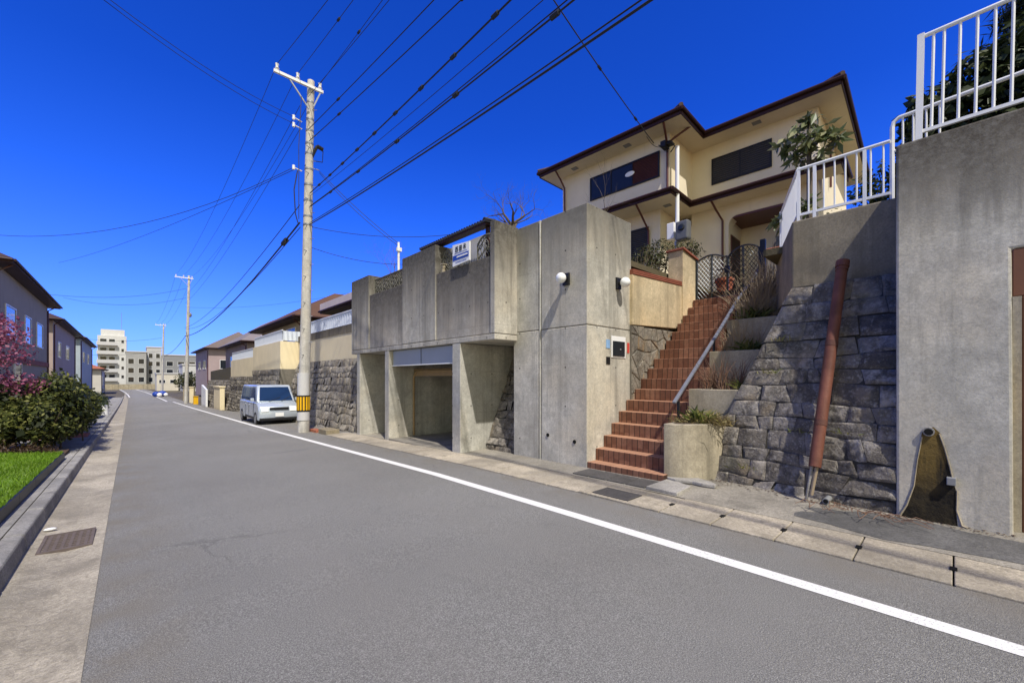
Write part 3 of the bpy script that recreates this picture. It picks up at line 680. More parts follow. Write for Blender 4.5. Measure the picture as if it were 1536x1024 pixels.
# left flank of the stairs: stone veneer and cream wall
fl = empty('garden_wall', (8.3, 4.4, 1), 'cream garden wall with red brick coping above crazy stone veneer', 'wall')
m = MB(); m.hexa([(7.3, 4.33, 2.66), (9.62, 4.33, 2.76), (9.62, 4.6, 2.76), (7.3, 4.6, 2.66)], [(7.3, 4.33, 3.66), (9.62, 4.33, 3.76), (9.62, 4.6, 3.76), (7.3, 4.6, 3.66)]); m.build('cream_render', MAT['cream'], fl, bevel=.008)
m = MB()
for r_ in range(3):
    n = 1
    m.hexa([(7.3, 4.315 + r_ * .004, 3.663 + r_ * .037), (9.62, 4.315 + r_ * .004, 3.763 + r_ * .037), (9.62, 4.62, 3.763 + r_ * .037), (7.3, 4.62, 3.663 + r_ * .037)], [(7.3, 4.315 + r_ * .004, 3.693 + r_ * .037), (9.62, 4.315 + r_ * .004, 3.793 + r_ * .037), (9.62, 4.62, 3.793 + r_ * .037), (7.3, 4.62, 3.693 + r_ * .037)])
m.build('brick_coping', MAT['brickcap'], fl, bevel=.006)
m = MB(); m.box(7.3, 9.64, 4.37, 4.62, .0, 2.66); m.build('backing', MAT['grout_l'], fl)
m = MB(); m.keep = True; rg = np.random.RandomState(12)
# crazy paving: polygons from a jittered lattice
def crazy(m, x0, x1, z0, z1, y, cell, rg):
    nx = int((x1 - x0) / cell); nz = int((z1 - z0) / cell)
    P = {}
    for i in range(nx + 1):
        for j in range(nz + 1):
            P[i, j] = (x0 + (x1 - x0) * i / nx + (rg.uniform(-.42, .42) * cell if 0 < i < nx else 0), z0 + (z1 - z0) * j / nz + (rg.uniform(-.42, .42) * cell if 0 < j < nz else 0))
    for i in range(nx):
        for j in range(nz):
            q = [P[i, j], P[i + 1, j], P[i + 1, j + 1], P[i, j + 1]]
            polys = [q] if rg.rand() < .45 else ([[q[0], q[1], q[2]], [q[0], q[2], q[3]]] if rg.rand() < .5 else [[q[0], q[1], q[3]], [q[1], q[2], q[3]]])
            for pg in polys:
                cx = sum(p[0] for p in pg) / len(pg); cz = sum(p[1] for p in pg) / len(pg); d = rg.uniform(.012, .035)
                ring = []
                for sc_, dep in ((.93, 0), (.88, d * .8), (.72, d)):
                    ring.append([(cx + (p[0] - cx) * sc_, y - dep, cz + (p[1] - cz) * sc_) for p in pg])
                n = len(pg); vs = ring[0] + ring[1] + ring[2]
                m.add(vs, [(a, (a + 1) % n, n + (a + 1) % n, n + a) for a in range(n)] + [(n + a, n + (a + 1) % n, 2 * n + (a + 1) % n, 2 * n + a) for a in range(n)] + [tuple(2 * n + a for a in range(n))])
crazy(m, 7.3, 9.35, .1, 2.66, 4.372, .24, rg)
m.build('stone_veneer', MAT['veneer'], fl)
m = MB(); m.hexa([(9.45, 4.30, 2.4), (10.12, 4.27, 2.6), (10.12, 4.62, 2.6), (9.45, 4.66, 2.4)], [(9.45, 4.30, 4.60), (10.12, 4.27, 4.46), (10.12, 4.62, 4.46), (9.45, 4.66, 4.60)]); m.build('pier', MAT['cream'], fl, bevel=.008)
m = MB(); m.hexa([(9.41, 4.26, 4.603), (10.16, 4.23, 4.463), (10.16, 4.66, 4.463), (9.41, 4.70, 4.603)], [(9.41, 4.26, 4.65), (10.16, 4.23, 4.51), (10.16, 4.66, 4.51), (9.41, 4.70, 4.65)]); m.build('pier_coping', MAT['brickcap'], fl, bevel=.006)
# planters
PX = [(6.02, .90, 3.045, 2.16), (7.02, 1.415, 3.10, 1.9), (8.0, 2.10, 3.14, 1.6), (9.0, 2.79, 3.19, 1.3), (9.75, 3.28, 3.23, 1.3)]
plab = ['lowest of the stepped concrete planters, at pavement level', 'second stepped planter up, holding green weeds', 'third stepped planter up, filled with dry brown stalks', 'fourth stepped planter up, with yellow tufts', 'topmost stepped planter below the gate, with tall bare stems']
for i, (x, z, y1, y0) in enumerate(PX):
    xe = PX[i + 1][0] - .002 if i < 4 else 10.6
    zb = -.1 if i == 0 else PX[i - 1][1] - .3
    t = empty('concrete_planter', (x, (y0 + y1) / 2, zb), plab[i], 'planter', 'stepped planters beside the brick stairs')
    m = MB()
    xb = xe + .0
    m.box(x, x + .12, y0 + .15, y1, zb, z).box(x + .12, xb, y1 - .1, y1, zb, z)
    if i == 0:   # rounded corner towards the stone wall
        pass
    if i == 0:
        out = [(6.02, 3.045), (6.03, 2.93), (6.09, 2.80), (6.20, 2.67), (6.36, 2.56), (6.56, 2.47), (6.80, 2.40), (7.018, 2.38)]
        inn = [(6.14, 2.945), (6.15, 2.90), (6.20, 2.83), (6.30, 2.74), (6.44, 2.65), (6.62, 2.57), (6.84, 2.505), (7.018, 2.49), (7.018, 2.945)]
        m = MB(); m.prism(out + [(7.018, 3.045)], zb, z)
        ms_ = MB(); ms_.prism(inn, z - .05, z + .006); ms_.build('soil', MAT['soil'], t)
    else: m.box(x + .01, xb, y0 + .01, y0 + .15, zb, z - .02)
    m.build('walls', MAT['conc_plant'], t, bevel=.012, smooth='auto')
    if i == 0: continue
    m = MB(); m.box(x + (.12 if i else .3), xb, y0 + (.15 if i else .36), y1 - .1, zb + .1, z - .035); m.build('soil', MAT['soil'], t)
# handrail
hr = empty('stair_handrail', (6.6, 3.1, .9), 'sloping blue grey stair handrail on thin black posts', 'handrail')
m = MB()
path = [at(a, b, Y=3.1) for a, b in ((1011, 604), (1045, 550), (1075, 502), (1108, 447), (1119, 433), (1127, 424), (1139, 402))]
m.tube(path, .028, 4, flat=.018, rot=math.pi / 4); m.build('rail', MAT['bluegrey'], hr, bevel=.005)
for x, zb, zt in ((6.62, .88, path[0].z + .02), (8.15, 2.05, 2.32), (9.40, 2.75, 3.22)):
    m = MB(); m.box(x - .018, x + .018, 3.07 + (x - 6.6) * .015, 3.106 + (x - 6.6) * .015, zb - .1, zt); m.build('post', MAT['black'], hr)
# gate
gt = empty('iron_gate', (10.1, 3.5, 3.45), 'dark wrought iron double gate with diamond lattice at the top of the stairs', 'gate')
for yy, r_, zt in ((4.30, .04, 4.57), (2.83, .05, 4.62)):
    m = MB(); m.box(10.06, 10.06 + 2 * r_, yy - r_, yy + r_, 3.2, zt); m.build('post', MAT['black'], gt, bevel=.006)
def leafgate(y0, y1, ztop):
    m = MB(); zb = 3.50; n = 12
    yy = [y0 + (y1 - y0) * i / n for i in range(n + 1)]
    tz = [ztop(i / n) for i in range(n + 1)]
    m.tube([(10.1, y, z) for y, z in zip(yy, tz)], .02, 6); m.tube([(10.1, y0, zb), (10.1, y1, zb)], .018, 6)
    for f in (0, .5, 1): 
        y = y0 + (y1 - y0) * f; m.tube([(10.1, y, zb - (.08 if f != .5 else 0)), (10.1, y, ztop(f))], .022, 6)
    fr = m.build('frame', MAT['blacka'], gt, smooth='auto')
    m = MB(); H_ = 1.05; W_ = abs(y1 - y0); s = (1 if y1 > y0 else -1); st_ = .085
    k = -H_
    while k < W_:
        for sg_ in (1, -1):
            a = []
            for q in range(25):
                zz = q / 24 * H_; w = (k + zz * .75) if sg_ > 0 else (k + H_ * .75 - zz * .75 + .0)
                if 0 <= w <= W_ and zb + zz <= ztop(w / W_): a.append((10.1, y0 + s * w, zb + zz))
            if len(a) > 1: m.tube([a[0], a[-1]], .0075, 4)
        k += st_
    m.build('lattice', MAT['blacka'], fr)
leafgate(4.25, 3.56, lambda f: 4.42 + .10 * math.sin(math.pi * min(1, f * 1.1)))
leafgate(2.90, 3.55, lambda f: 4.46 + .16 * math.sin(math.pi * f) ** .8 - .08 * f)
m = MB(); m.box(10.03, 10.1, 3.50, 3.60, 4.03, 4.18).tube([(10.06, 3.6, 4.12), (10.06, 3.78, 4.13)], .016, 6); m.build('latch', MAT['black'], gt)

# ------------------------------------------------------------------ STONE WALL + UPPER CONCRETE
sw2 = empty('stone_retaining_wall', (6.6, 1.6, 0), 'dark rough stone retaining wall leaning back beside the planters', 'stone wall')
XT, ZT, ZB = 7.36, 2.98, .0
def xb(y): return 6.34 + (y - .43) / (2.83 - .43) * .22
def yhip(v): return 2.80 - 1.12 * v / (ZT - ZB)
def surf(u, v):
    y = 2.80 - u; t = max(0, v / (ZT - ZB)); k = min(1, max(0, (y - .43) / 1.3)); e = 2.0 - 1.0 * k * k * (3 - 2 * k); t = t ** e; return Vector((xb(y) * (1 - t) + XT * t, y, ZB + v))
m = MB(); h0 = .03
NV, NU = 10, 10; vs = []
for j in range(NV + 1):
    v = -.2 + (ZT - ZB + .2) * j / NV
    for i in range(NU + 1):
        u0 = 2.80 - yhip(v); p_ = surf(u0 + (2.40 - u0) * i / NU, v); vs.append((p_.x + h0, p_.y, p_.z))
nb_ = len(vs); vs += [(9.2, 2.9, ZB - .2), (9.2, .40, ZB - .2), (9.2, 2.2, ZT), (9.2, .40, ZT)]
a00, a0n, an0, ann = 0, NU, NV * (NU + 1), NV * (NU + 1) + NU
fs = [(j * (NU + 1) + i, j * (NU + 1) + i + 1, (j + 1) * (NU + 1) + i + 1, (j + 1) * (NU + 1) + i) for j in range(NV) for i in range(NU)]
fs += [tuple([an0 + i for i in range(NU + 1)] + [nb_ + 3, nb_ + 2]), tuple([j * (NU + 1) for j in range(NV + 1)] + [nb_ + 2, nb_]), tuple([j * (NU + 1) + NU for j in range(NV + 1)] + [nb_ + 3, nb_ + 1])]
m.add(vs, fs)
m.build('core', MAT['grout'], sw2)
m = MB(); m.keep = True; rg = np.random.RandomState(21); H_ = ZT - ZB
stone_rows(m, surf, lambda v: 2.80 - yhip(v), lambda v: 2.80 - .41, 0, H_, .225, .34, rg, .005, .002, 8, .018, .022, Vector((-.92, 0, .39)))
m.build('stones', MAT['stone'], sw2, smooth='auto')
uw = empty('upper_concrete_wall', (7.45, 1, 3), 'mossy grey brown concrete wall above the stone wall', 'wall')
m = MB(); m.prism([(7.45, .2), (7.75, .2), (9.6, .2), (9.6, 2.45), (7.45, 1.69)], 2.93, 4.0); m.build('wall_body', MAT['conc_up'], uw, bevel=.02)
# tall wall at the frame edge
tw = empty('tall_concrete_wall', (6.2, -1, 0), 'tall grey concrete retaining wall with a rust stained drain outlet', 'wall')
def xw(z): return 6.30 + .065 * z
def wslab(m, y0, y1, z0, z1, x1, y1b=None):
    y1b = y1 if y1b is None else y1b
    m.hexa([(xw(z0), y0, z0), (x1, y0, z0), (x1, y1, z0), (xw(z0), y1, z0)], [(xw(z1), y0, z1), (x1, y0, z1), (x1, y1b, z1), (xw(z1), y1b, z1)])
m = MB(); YZ = [(.437, -.2), (.462, 4.33), (-6, 4.33), (-6, 2.9), (-.4, 2.9), (-.4, -.2)]
m.add([(xw(b), a, b) for a, b in YZ] + [(7.44, a, b) for a, b in YZ], [(0, 1, 2, 3, 4, 5), (11, 10, 9, 8, 7, 6)] + [(i, (i + 1) % 6, 6 + (i + 1) % 6, 6 + i) for i in range(6)]); m.build('wall_body', MAT['conc_tall'], tw, bevel=.025)
def atw(a, b, off=0):
    X = 6.4
    for _ in range(8): q = at(a, b, X=X); X = xw(q.z) - off
    return at(a, b, X=X)
def curve_pts(P, off): return [atw(a, b, off) for a, b in P]
bell = [(1383, 648), (1376, 690), (1371, 730), (1362, 757), (1352, 774), (1385, 785), (1437, 796), (1434, 765), (1434, 735), (1425, 705), (1418, 675), (1411, 650), (1400, 640)]
t = NT('mossy drain stain'); z = t.xyz()[2]; nn = t.noise(7, det=7, rough=.7); v2 = t.noise(1, t.mapping((9, 9, .8)), det=5)
cc = t.mix(t.rng(nn, .38, .62), (.009, .0075, .006), (.035, .027, .014)); py_ = t.xyz()[1]
mid = t.math('MULTIPLY', t.rng(v2, .44, .60), t.rng(z, .30, .62, .0, 1)); cc = t.mix(t.math('MULTIPLY', mid, .85), cc, (.15, .10, .028)); t.col(cc); t.bump(nn, .8, .03)
m = MB(); P3 = curve_pts(bell, .005); m.add(P3, [tuple(range(len(P3)))]); m.build('drain_stain', t.m, tw)
m = MB(); m.tube(curve_pts([(1383, 655), (1376, 690), (1371, 728), (1360, 757), (1350, 772)], .01), [.007, .006, .007, .009, .012], 6); m.tube(curve_pts([(1409, 650), (1417, 672), (1425, 700), (1430, 722)], .01), .008, 6); m.tube(curve_pts([(1436, 735), (1435, 765), (1443, 788), (1470, 801)], .01), [.007, .007, .011, .008], 6); m.build('mortar_ridge', MAT['conc_plant'], tw, smooth='auto')
p = atw(1393, 647, .01); m = MB(); m.tube([(p.x - .03, p.y, p.z), (p.x + .2, p.y, p.z)], .048, 16); ring = m.build('drain_pipe', MAT['patch'], tw, smooth='auto')
m = MB(); m.tube([(p.x - .036, p.y, p.z), (p.x - .031, p.y, p.z)], .036, 16); m.build('pipe_mouth', MAT['hole'], ring)
p = atw(1427, 721, .02); m = MB(); m.box(p.x - .05, p.x + .03, p.y - .035, p.y + .035, p.z - .04, p.z + .04); tag(m.build('junction_box', MAT['grey'], bevel=.006), 'small grey junction box beside the rusty drain stain', 'junction box')
# brown garage post and lintel at the frame edge
bp = empty('brown_garage_frame', (6.3, -.5, 0), 'brown steel garage door frame at the end of the tall wall', 'frame')
m = MB(); m.box(6.49, 6.66, -.60, -.465, -.05, 2.415); m.build('post', MAT['brownpost'], bp, bevel=.01)
m = MB(); m.box(6.50, 6.62, -2.5, -.402, 2.42, 2.897); m.build('lintel', MAT['brownpost'], bp, bevel=.01)
m = MB(); m.box(6.47, 6.66, -.462, -.402, -.05, 2.415); m.build('jamb', MAT['conc_plant'], bp)
m = MB(); m.box(6.60, 6.68, -2.5, -.605, -.05, 2.415); m.build('door', MAT['brownpost'], bp)
# leaning brown pipe
pp = empty('brown_drain_pipe', (6.2, 1.2, .3), 'leaning red brown drain pipe against the stone wall', 'pipe')
a = at(1264, 395, X=7.16); b = at(1222, 700, X=6.25)
d = (b - a).normalized()
m = MB(); m.tube([a, a + d * 1.5, b], .066, 16); m.build('pipe', MAT['rust'], pp, smooth='auto')
m = MB(); m.tube([a - d * .03, a + d * .06], .078, 16); m.tube([a + d * .09, a + d * .11], .073, 16); m.build('collar', MAT['rust'], pp, smooth='auto')
for f_ in (.42, .80):
    m = MB(); q_ = a.lerp(b, f_); m.tube([q_ - d * .035, q_ + d * .035], .0705, 16); m.build('joint_sleeve', MAT['rust2'], pp, smooth='auto')
m = MB(); m.tube([a - d * .033, a - d * .031], .06, 16); m.build('mouth', MAT['hole'], pp)
m = MB(); q = at(1212, 752, X=6.22); m.tube([b - d * .02 + Vector((0, .03, 0)), q + Vector((0, .02, 0))], .016, 8); m.build('thin_pipe', MAT['patch'], pp)
m = MB(); m.tube([b + Vector((.01, -.02, 0)), at(1217, 742, X=6.22)], .02, 8); m.build('thin_pipe', MAT['twig'], pp)
p = at(1239, 751, X=6.22); m = MB(); m.tube([(6.20, p.y, p.z), (6.5, p.y, p.z)], .035, 14); o = m.build('weep_pipe', MAT['grey'], smooth='auto'); tag(o, 'short grey weep pipe at the foot of the stone wall', 'pipe')
m = MB(); m.tube([(6.196, p.y, p.z), (6.199, p.y, p.z)], .026, 14); m.build('pipe_mouth', MAT['hole'], o)

# ------------------------------------------------------------------ RAILINGS
def rail(name, label, top, bot, bars, posts, r=.013, pr=.026, zb=None):
    """top/bot: (A,B) ends; bars: fractions along; posts: fractions"""
    t = empty(name, bot[0], label, 'railing')
    A, B, C_, D_ = [Vector(x) for x in (*top, *bot)]
    m = MB(); m.tube([A, B], .024, 8); m.build('top_rail', MAT['white'], t, smooth='auto')
    m = MB(); m.tube([C_, D_], .018, 4, rot=math.pi / 4); m.build('bottom_rail', MAT['white'], t)
    for f in bars:
        m = MB(); m.tube([C_.lerp(D_, f), A.lerp(B, f)], r, 8); m.build('bar', MAT['white'], t, smooth='auto')
    for f in posts:
        c = C_.lerp(D_, f); m = MB(); m.tube([Vector((c.x, c.y, c.z - .12)), A.lerp(B, f) + Vector((0, 0, .03 if f in (0, 1) else 0))], pr, 4, rot=math.pi / 4); m.build('post', MAT['white'], t)
    return t
XR = 6.64
A = at(1378, 74, X=XR); yA = A.y
fr = lambda px, Y0, Y1, X: (at(px, 300, X=X).y - Y0) / (Y1 - Y0)
Y1_ = -3.2
rail('white_railing', 'white tubular railing on top of the tall concrete wall', ((XR, yA - .02, 5.50), (XR, Y1_, 5.50)), ((XR, yA, 4.42), (XR, Y1_, 4.42)), [fr(p_, yA, Y1_, XR) for p_ in (1397, 1413, 1437, 1463, 1490, 1517)] + [.27 + .036 * k for k in range(18)], [0, 1], r=.0135, pr=.03)
X7 = 7.52
rail('white_railing', 'white railing running level above the mossy concrete wall', ((X7, 1.62, 4.80), (X7, .585, 4.80)), ((X7, 1.62, 4.10), (X7, .585, 4.10)), [fr(p_, 1.62, .585, X7) for p_ in (1213, 1236, 1252, 1268, 1285, 1306, 1325)], [0, fr(1222, 1.62, .585, X7), fr(1297, 1.62, .585, X7)], r=.012, pr=.02)
e2 = Vector((.94, .34, 0)); s0 = Vector((X7, 1.63, 0))
rail('white_railing', 'white railing turning back up the stairs from the wall corner', (s0 + e2 * .03 + Vector((0, 0, 4.80)), s0 + e2 * 2.05 + Vector((0, 0, 4.86))), (s0 + e2 * .03 + Vector((0, 0, 4.10)), s0 + e2 * 2.05 + Vector((0, 0, 4.10))), [i / 17 for i in range(1, 17)], [1], r=.008, pr=.02)
t = empty('white_handrail', (7.5, .5, 4), 'white hooped handrail end between the two railings', 'handrail')
m = MB(); m.tube([(7.55, .565, 3.6), (7.55, .565, 4.98), (7.55, .55, 5.05), (7.55, .50, 5.09), (7.55, -.8, 5.14)], .026, 8); m.build('hoop', MAT['white'], t, smooth='auto')
m = MB(); m.tube([(7.55, .55, 4.66), (7.55, -.8, 4.66)], .016, 8); m.build('bottom_rail', MAT['white'], t)
for yy in (.46, .36, .24, .12): 
    m = MB(); m.tube([(7.55, yy, 4.0), (7.55, yy, 5.10)], .012, 8); m.build('bar', MAT['white'], t)

# ------------------------------------------------------------------ HOUSE
HZR = R(2.3)
hs = empty('cream_house', (12.16, 5.6, 0), 'two storey cream house with dark red brown eaves above the stairs', 'house', rz=HZR)
def hp(m, name, mat, parent=None, **k): return m.build(name, mat, parent or hs, local=True, **k)
m = MB()
m.box(2.5, 9, -3.0, .65, 7.0, 9.58).box(2.5, 9, -.57, 1.2, 3.2, 7.0).box(3.9, 9, -3.0, -.57, 3.2, 7.0).box(2.5, 3.9, -3.0, -2.55, 3.2, 7.0)
m.box(.7, 9, .65, 5.0, 7.42, 9.58).box(1.2, 9, 1.2, 5.1, 3.2, 7.42)
# rounded upper corner of the porch opening
arc = [(-.57, 7.0)] + [(-.57 - .28 + .28 * math.cos(a), 7.0 - .28 + .28 * math.sin(a)) for a in [i * math.pi / 16 for i in range(9)]]
m.prism(arc[::-1], 2.502, 3.0, 'x')
hp(m, 'wall', MAT['stucco'])
m = MB(); m.box(2.52, 3.9, -2.55, -.57, 6.94, 6.996); hp(m, 'porch_ceiling', MAT['brown2'])
m = MB(); m.box(2.75, 3.6, -.59, -.572, 4.0, 6.4); dr = hp(m, 'door', MAT['brown'])
m = MB(); m.box(2.7, 2.75, -.60, -.572, 4.0, 6.45).box(3.6, 3.65, -.60, -.572, 4.0, 6.45).box(2.75, 3.6, -.60, -.572, 6.4, 6.45); m.build('door_frame', MAT['brown2'], dr, local=True)
pl2 = MB(); pl2.ball((3.78, -1.72, 6.1), .13, 12, 8).box(3.82, 3.898, -1.78, -1.66, 6.05, 6.4); hp(pl2, 'porch_lamp', MAT['grey'], smooth='auto')
# soffits, fascias, gutters
def eave(zs, segs, rects, hgt):
    m = MB()
    for r_ in rects: m.box(*r_, zs, zs + .03)
    hp(m, 'soffit', MAT['soffit'])
    m = MB(); mg = MB()
    for (x0, y0, x1, y1) in segs:
        a, b = Vector((x0, y0, 0)), Vector((x1, y1, 0)); d = (b - a).normalized(); n = Vector((d.y, -d.x, 0))
        c = [a, b, b + n * .03, a + n * .03]
        m.hexa([(p.x, p.y, zs - .02) for p in c], [(p.x, p.y, zs + hgt) for p in c])
        g0 = a + n * .075; g1 = b + n * .075
        mg.tube([(g0.x - d.x * .07, g0.y - d.y * .07, zs + hgt - .05), (g1.x + d.x * .07, g1.y + d.y * .07, zs + hgt - .05)], .055, 8)
    hp(m, 'fascia', MAT['brown'])
    hp(mg, 'gutter', MAT['brown'], smooth='auto')
eave(9.57, [(0, 5.6, 0, 0), (0, 0, 1.8, 0), (1.8, 0, 1.8, -3.6), (1.8, -3.6, 9.6, -3.6), (9.6, 5.6, 0, 5.6)], [(0, 9.6, 0, 5.6), (1.8, 9.6, -3.6, 0)], .19)
eave(7.40, [(.25, 5.6, .25, .42), (.25, .42, 1.75, .42), (1.75, .42, 1.75, -3.6), (1.75, -3.6, 3.2, -3.6)], [(.25, 1.21, .42, 5.6), (1.21, 2.51, .42, 1.21), (1.75, 2.505, -3.6, .42)], .17)
# roofs
m = MB(); zt = 9.77
m.add([(-.05, -.05, zt), (9.65, -.05, zt), (9.65, 5.65, zt), (-.05, 5.65, zt), (2.6, 2.8, zt + .95), (7, 2.8, zt + .95)], [(0, 1, 5, 4), (1, 2, 5), (2, 3, 4, 5), (3, 0, 4), (3, 2, 1, 0)])
m.add([(1.75, -3.65, zt), (9.65, -3.65, zt), (9.65, 1.5, zt), (1.75, 1.5, zt), (4.2, -1.2, zt + .9), (7.2, -1.2, zt + .9)], [(0, 1, 5, 4), (1, 2, 5), (2, 3, 4, 5), (3, 0, 4), (3, 2, 1, 0)])
rf = hp(m, 'roof', MAT['rooft'])
m = MB(); m.tube([(-.08, -.05, zt + .02), (2.6, 2.8, zt + .98)], .07, 6).tube([(1.72, -3.65, zt + .02), (4.2, -1.2, zt + .93)], .07, 6).tube([(-.08, 5.65, zt + .02), (2.6, 2.8, zt + .98)], .07, 6); hp(m, 'ridge_tile', MAT['rooft'], rf)
m = MB(); zl = 7.575
m.add([(.22, .40, zl), (.22, 5.62, zl), (.71, 5.62, zl + .2), (.71, .64, zl + .2)], [(0, 1, 2, 3)])
m.add([(.22, .40, zl), (.71, .64, zl + .2), (2.51, .64, zl + .2), (1.72, .40, zl)], [(0, 1, 2, 3)])
m.add([(1.72, .40, zl), (2.51, .5, zl + .28), (2.51, -3.0, zl + .28), (1.72, -3.62, zl)], [(0, 1, 2, 3)])
m.add([(1.72, -3.62, zl), (2.51, -3.0, zl + .28), (3.2, -3.0, zl + .28), (3.2, -3.62, zl)], [(0, 1, 2, 3)])
hp(m, 'lower_roof', MAT['rooft'])
def window(x, y0, y1, z0, z1, panes, shut=None, fr='black'):
    """window on a wall facing -x; panes = list of (f0,f1,material)"""
    m = MB(); w = .045
    m.box(x - .05, x - .002, y0, y1, z0, z0 + w).box(x - .05, x - .002, y0, y1, z1 - w, z1).box(x - .048, x - .002, y0, y0 + w, z0 + w, z1 - w).box(x - .048, x - .002, y1 - w, y1, z0 + w, z1 - w)
    for f0, f1, mm in panes[:-1]:
        c = y1 + (y0 - y1) * f1; m.box(x - .046, x - .002, c - .02, c + .02, z0 + w, z1 - w)
    wn = hp(m, 'window', MAT[fr])
    for f0, f1, mm in panes:
        m = MB(); m.box(x - .03, x - .006, y1 + (y0 - y1) * f1 + .021, y1 + (y0 - y1) * f0 - .021, z0 + w, z1 - w); m.build('pane' if mm == 'glass' else 'shutter', MAT[mm], wn, local=True)
    return wn
w1 = window(.70, .98, 3.69, 8.25, 9.10, [(0, .33, 'glass'), (.33, .64, 'glass'), (.64, 1, 'redshut')])
m = MB(); m.ball((.655, 2.05, 8.70), .16, 20, 8, (.12, 1.15, .55)); m.build('ceiling_lamp', MAT['opal'], w1, local=True, smooth=True)
window(2.5, -1.83, -.04, 8.22, 9.10, [(0, .5, 'shutter'), (.5, 1, 'shutter')])
window(1.2, 1.62, 2.9, 5.7, 6.9, [(0, .5, 'shutter'), (.5, 1, 'shutter')])
def dpipe(pts): 
    m = MB(); m.tube(pts, .035, 8); return hp(m, 'downpipe', MAT['brown2'], smooth='auto')
dpipe([(.02, 4.85, 9.6), (.35, 4.85, 9.35), (.62, 4.86, 9.1), (.64, 4.86, 7.7)])
dpipe([(.0, .55, 9.6), (.3, .62, 9.4), (.63, .70, 9.15), (.64, .70, 7.7)])
dpipe([(.9, .02, 9.62), (.75, .35, 9.42), (.66, .78, 9.2)])
dpipe([(.3, 1.62, 7.40), (.7, 1.62, 7.12), (1.14, 1.60, 6.75), (1.14, 1.60, 4.2)])
dpipe([(1.8, -.25, 7.42), (2.1, -.3, 7.2), (2.44, -.40, 6.9), (2.44, -.40, 4.0)])
dpipe([(4.9, -3.58, 9.6), (4.5, -3.2, 9.3), (4.4, -3.06, 9.1), (4.4, -3.06, 7.8)])
m = MB(); m.box(.3, .6, .62, .78, 8.98, 9.16).box(.38, .62, .45, .62, 9.05, 9.1).tube([(.5, .7, 9.2), (.35, .5, 9.1), (.5, .4, 8.95), (.66, .6, 8.9)], .02, 6).tube([(.45, .9, 9.15), (.3, .75, 9.0), (.5, .62, 8.85)], .02, 6); hp(m, 'service_bracket', MAT['black'])
for (x, y, z) in ((.4, 4.2, 9.566), (.4, 2.0, 9.566), (1.1, .9, 7.396), (2.1, -1.5, 9.566)):
    m = MB(); m.box(x - .1, x + .1, y - .12, y + .12, z - .012, z); hp(m, 'vent', MAT['grey'])
# service mast with meter boxes
ms = empty('service_mast', (10.4, 4.85, 4.1), 'slim white service pole with two meter boxes by the gate pier', 'pole')
SM = at(1016, 345, X=12.8); ms.location = (SM.x, SM.y, 4.2)
m = MB(); m.tube([(SM.x, SM.y, 4.1), (SM.x, SM.y, 9.0)], .062, 12); m.build('pole', MAT['white'], ms, smooth='auto')
q = at(1008, 347, X=12.7); m = MB(); m.box(12.62, 12.86, q.y - .10, q.y + .14, q.z - .26, q.z + .26); m.build('junction_box', MAT['whitep'], ms, bevel=.02)
q = at(1024, 346, X=12.55); m = MB(); m.box(12.45, 12.74, q.y - .2, q.y + .2, q.z - .30, q.z + .30); bx = m.build('meter_box', MAT['metr'], ms, bevel=.05)
m = MB(); m.ball((12.45, q.y, q.z + .08), .11, 14, 8, (.3, 1, 1)); m.build('meter_dial', MAT['glass'], bx, smooth=True)
m = MB(); m.tube([(SM.x - .1, SM.y, q.z - .25), (SM.x - .12, SM.y - .05, q.z - .6), (SM.x - .1, SM.y, q.z - 1.2)], .05, 8); m.build('conduit', MAT['greyl'], ms, smooth='auto')
# flower pot inside the gate
pt = empty('flower_pot', (10.75, 3.85, 3.6), 'terracotta flower pot seen through the gate lattice', 'flower pot')
m = MB(); m.tube([(10.75, 3.85, 3.63), (10.75, 3.85, 3.98)], [.14, .2], 16); m.tube([(10.75, 3.85, 3.98), (10.75, 3.85, 4.05)], .22, 16); m.build('pot', MAT['redtile'], pt, smooth='auto')
m = MB(); rg = np.random.RandomState(5); stems(m, (10.75, 3.85, 4.03), 16, .5, .35, .006, rg); m.build('stems', MAT['twig'], pt)
m = MB(); m.box(10.5, 10.9, 2.5, 2.95, 4.42, 4.52); tag(m.build('tile_coping', MAT['redtile'], bevel=.02), 'red tile coping behind the gate post', 'coping')

# ------------------------------------------------------------------ UTILITY POLES
def pole(name, x, y, top, label, detail=True, r0=.188, r1=.115):
    z0 = zr(y); t = empty(name, (x, y, z0), label, 'utility pole')
    m = MB(); m.tube([(x, y, z0 - .3), (x + .12, y, (top + z0) / 2), (x + .25, y, top)], [r0, (r0 + r1) / 2, r1], 20); m.build('shaft', MAT['pole'], t, smooth='auto')
    zc = top - .35; xa, xe = x - .95, x + .60
    m = MB(); m.box(xa, xe, y - .2, y - .12, zc, zc + .09); m.build('crossarm', MAT['white'], t)
    m = MB(); m.bar((x - .5, y - .16, zc + .02), (x + .14, y - .16, zc - .75), .02); m.bar((x + .52, y - .16, zc + .02), (x + .28, y - .16, zc - .6), .02); m.build('brace', MAT['greyl'], t)
    for xx in (xa + .10, x - .22, xe - .1):
        m = MB(); m.tube([(xx, y - .16, zc + .09), (xx, y - .16, zc + .16), (xx, y - .16, zc + .2), (xx, y - .16, zc + .3)], [.03, .07, .04, .06], 10); m.build('insulator', MAT['whitep'], t, smooth='auto')
    return t
P1 = (4.40, 15.35); P2 = (4.4, 56.0); P3_ = (4.3, 99.0)
p1 = pole('utility_pole', *P1, 12.0, 'near grey concrete utility pole with yellow and black guard')
x, y = P1; z0 = zr(y)
m = MB(); m.tube([(x, y, z0 + .42), (x + .01, y, z0 + 2.05)], [.20, .193], 20); m.build('wrap', MAT['wrap'], p1, smooth='auto')
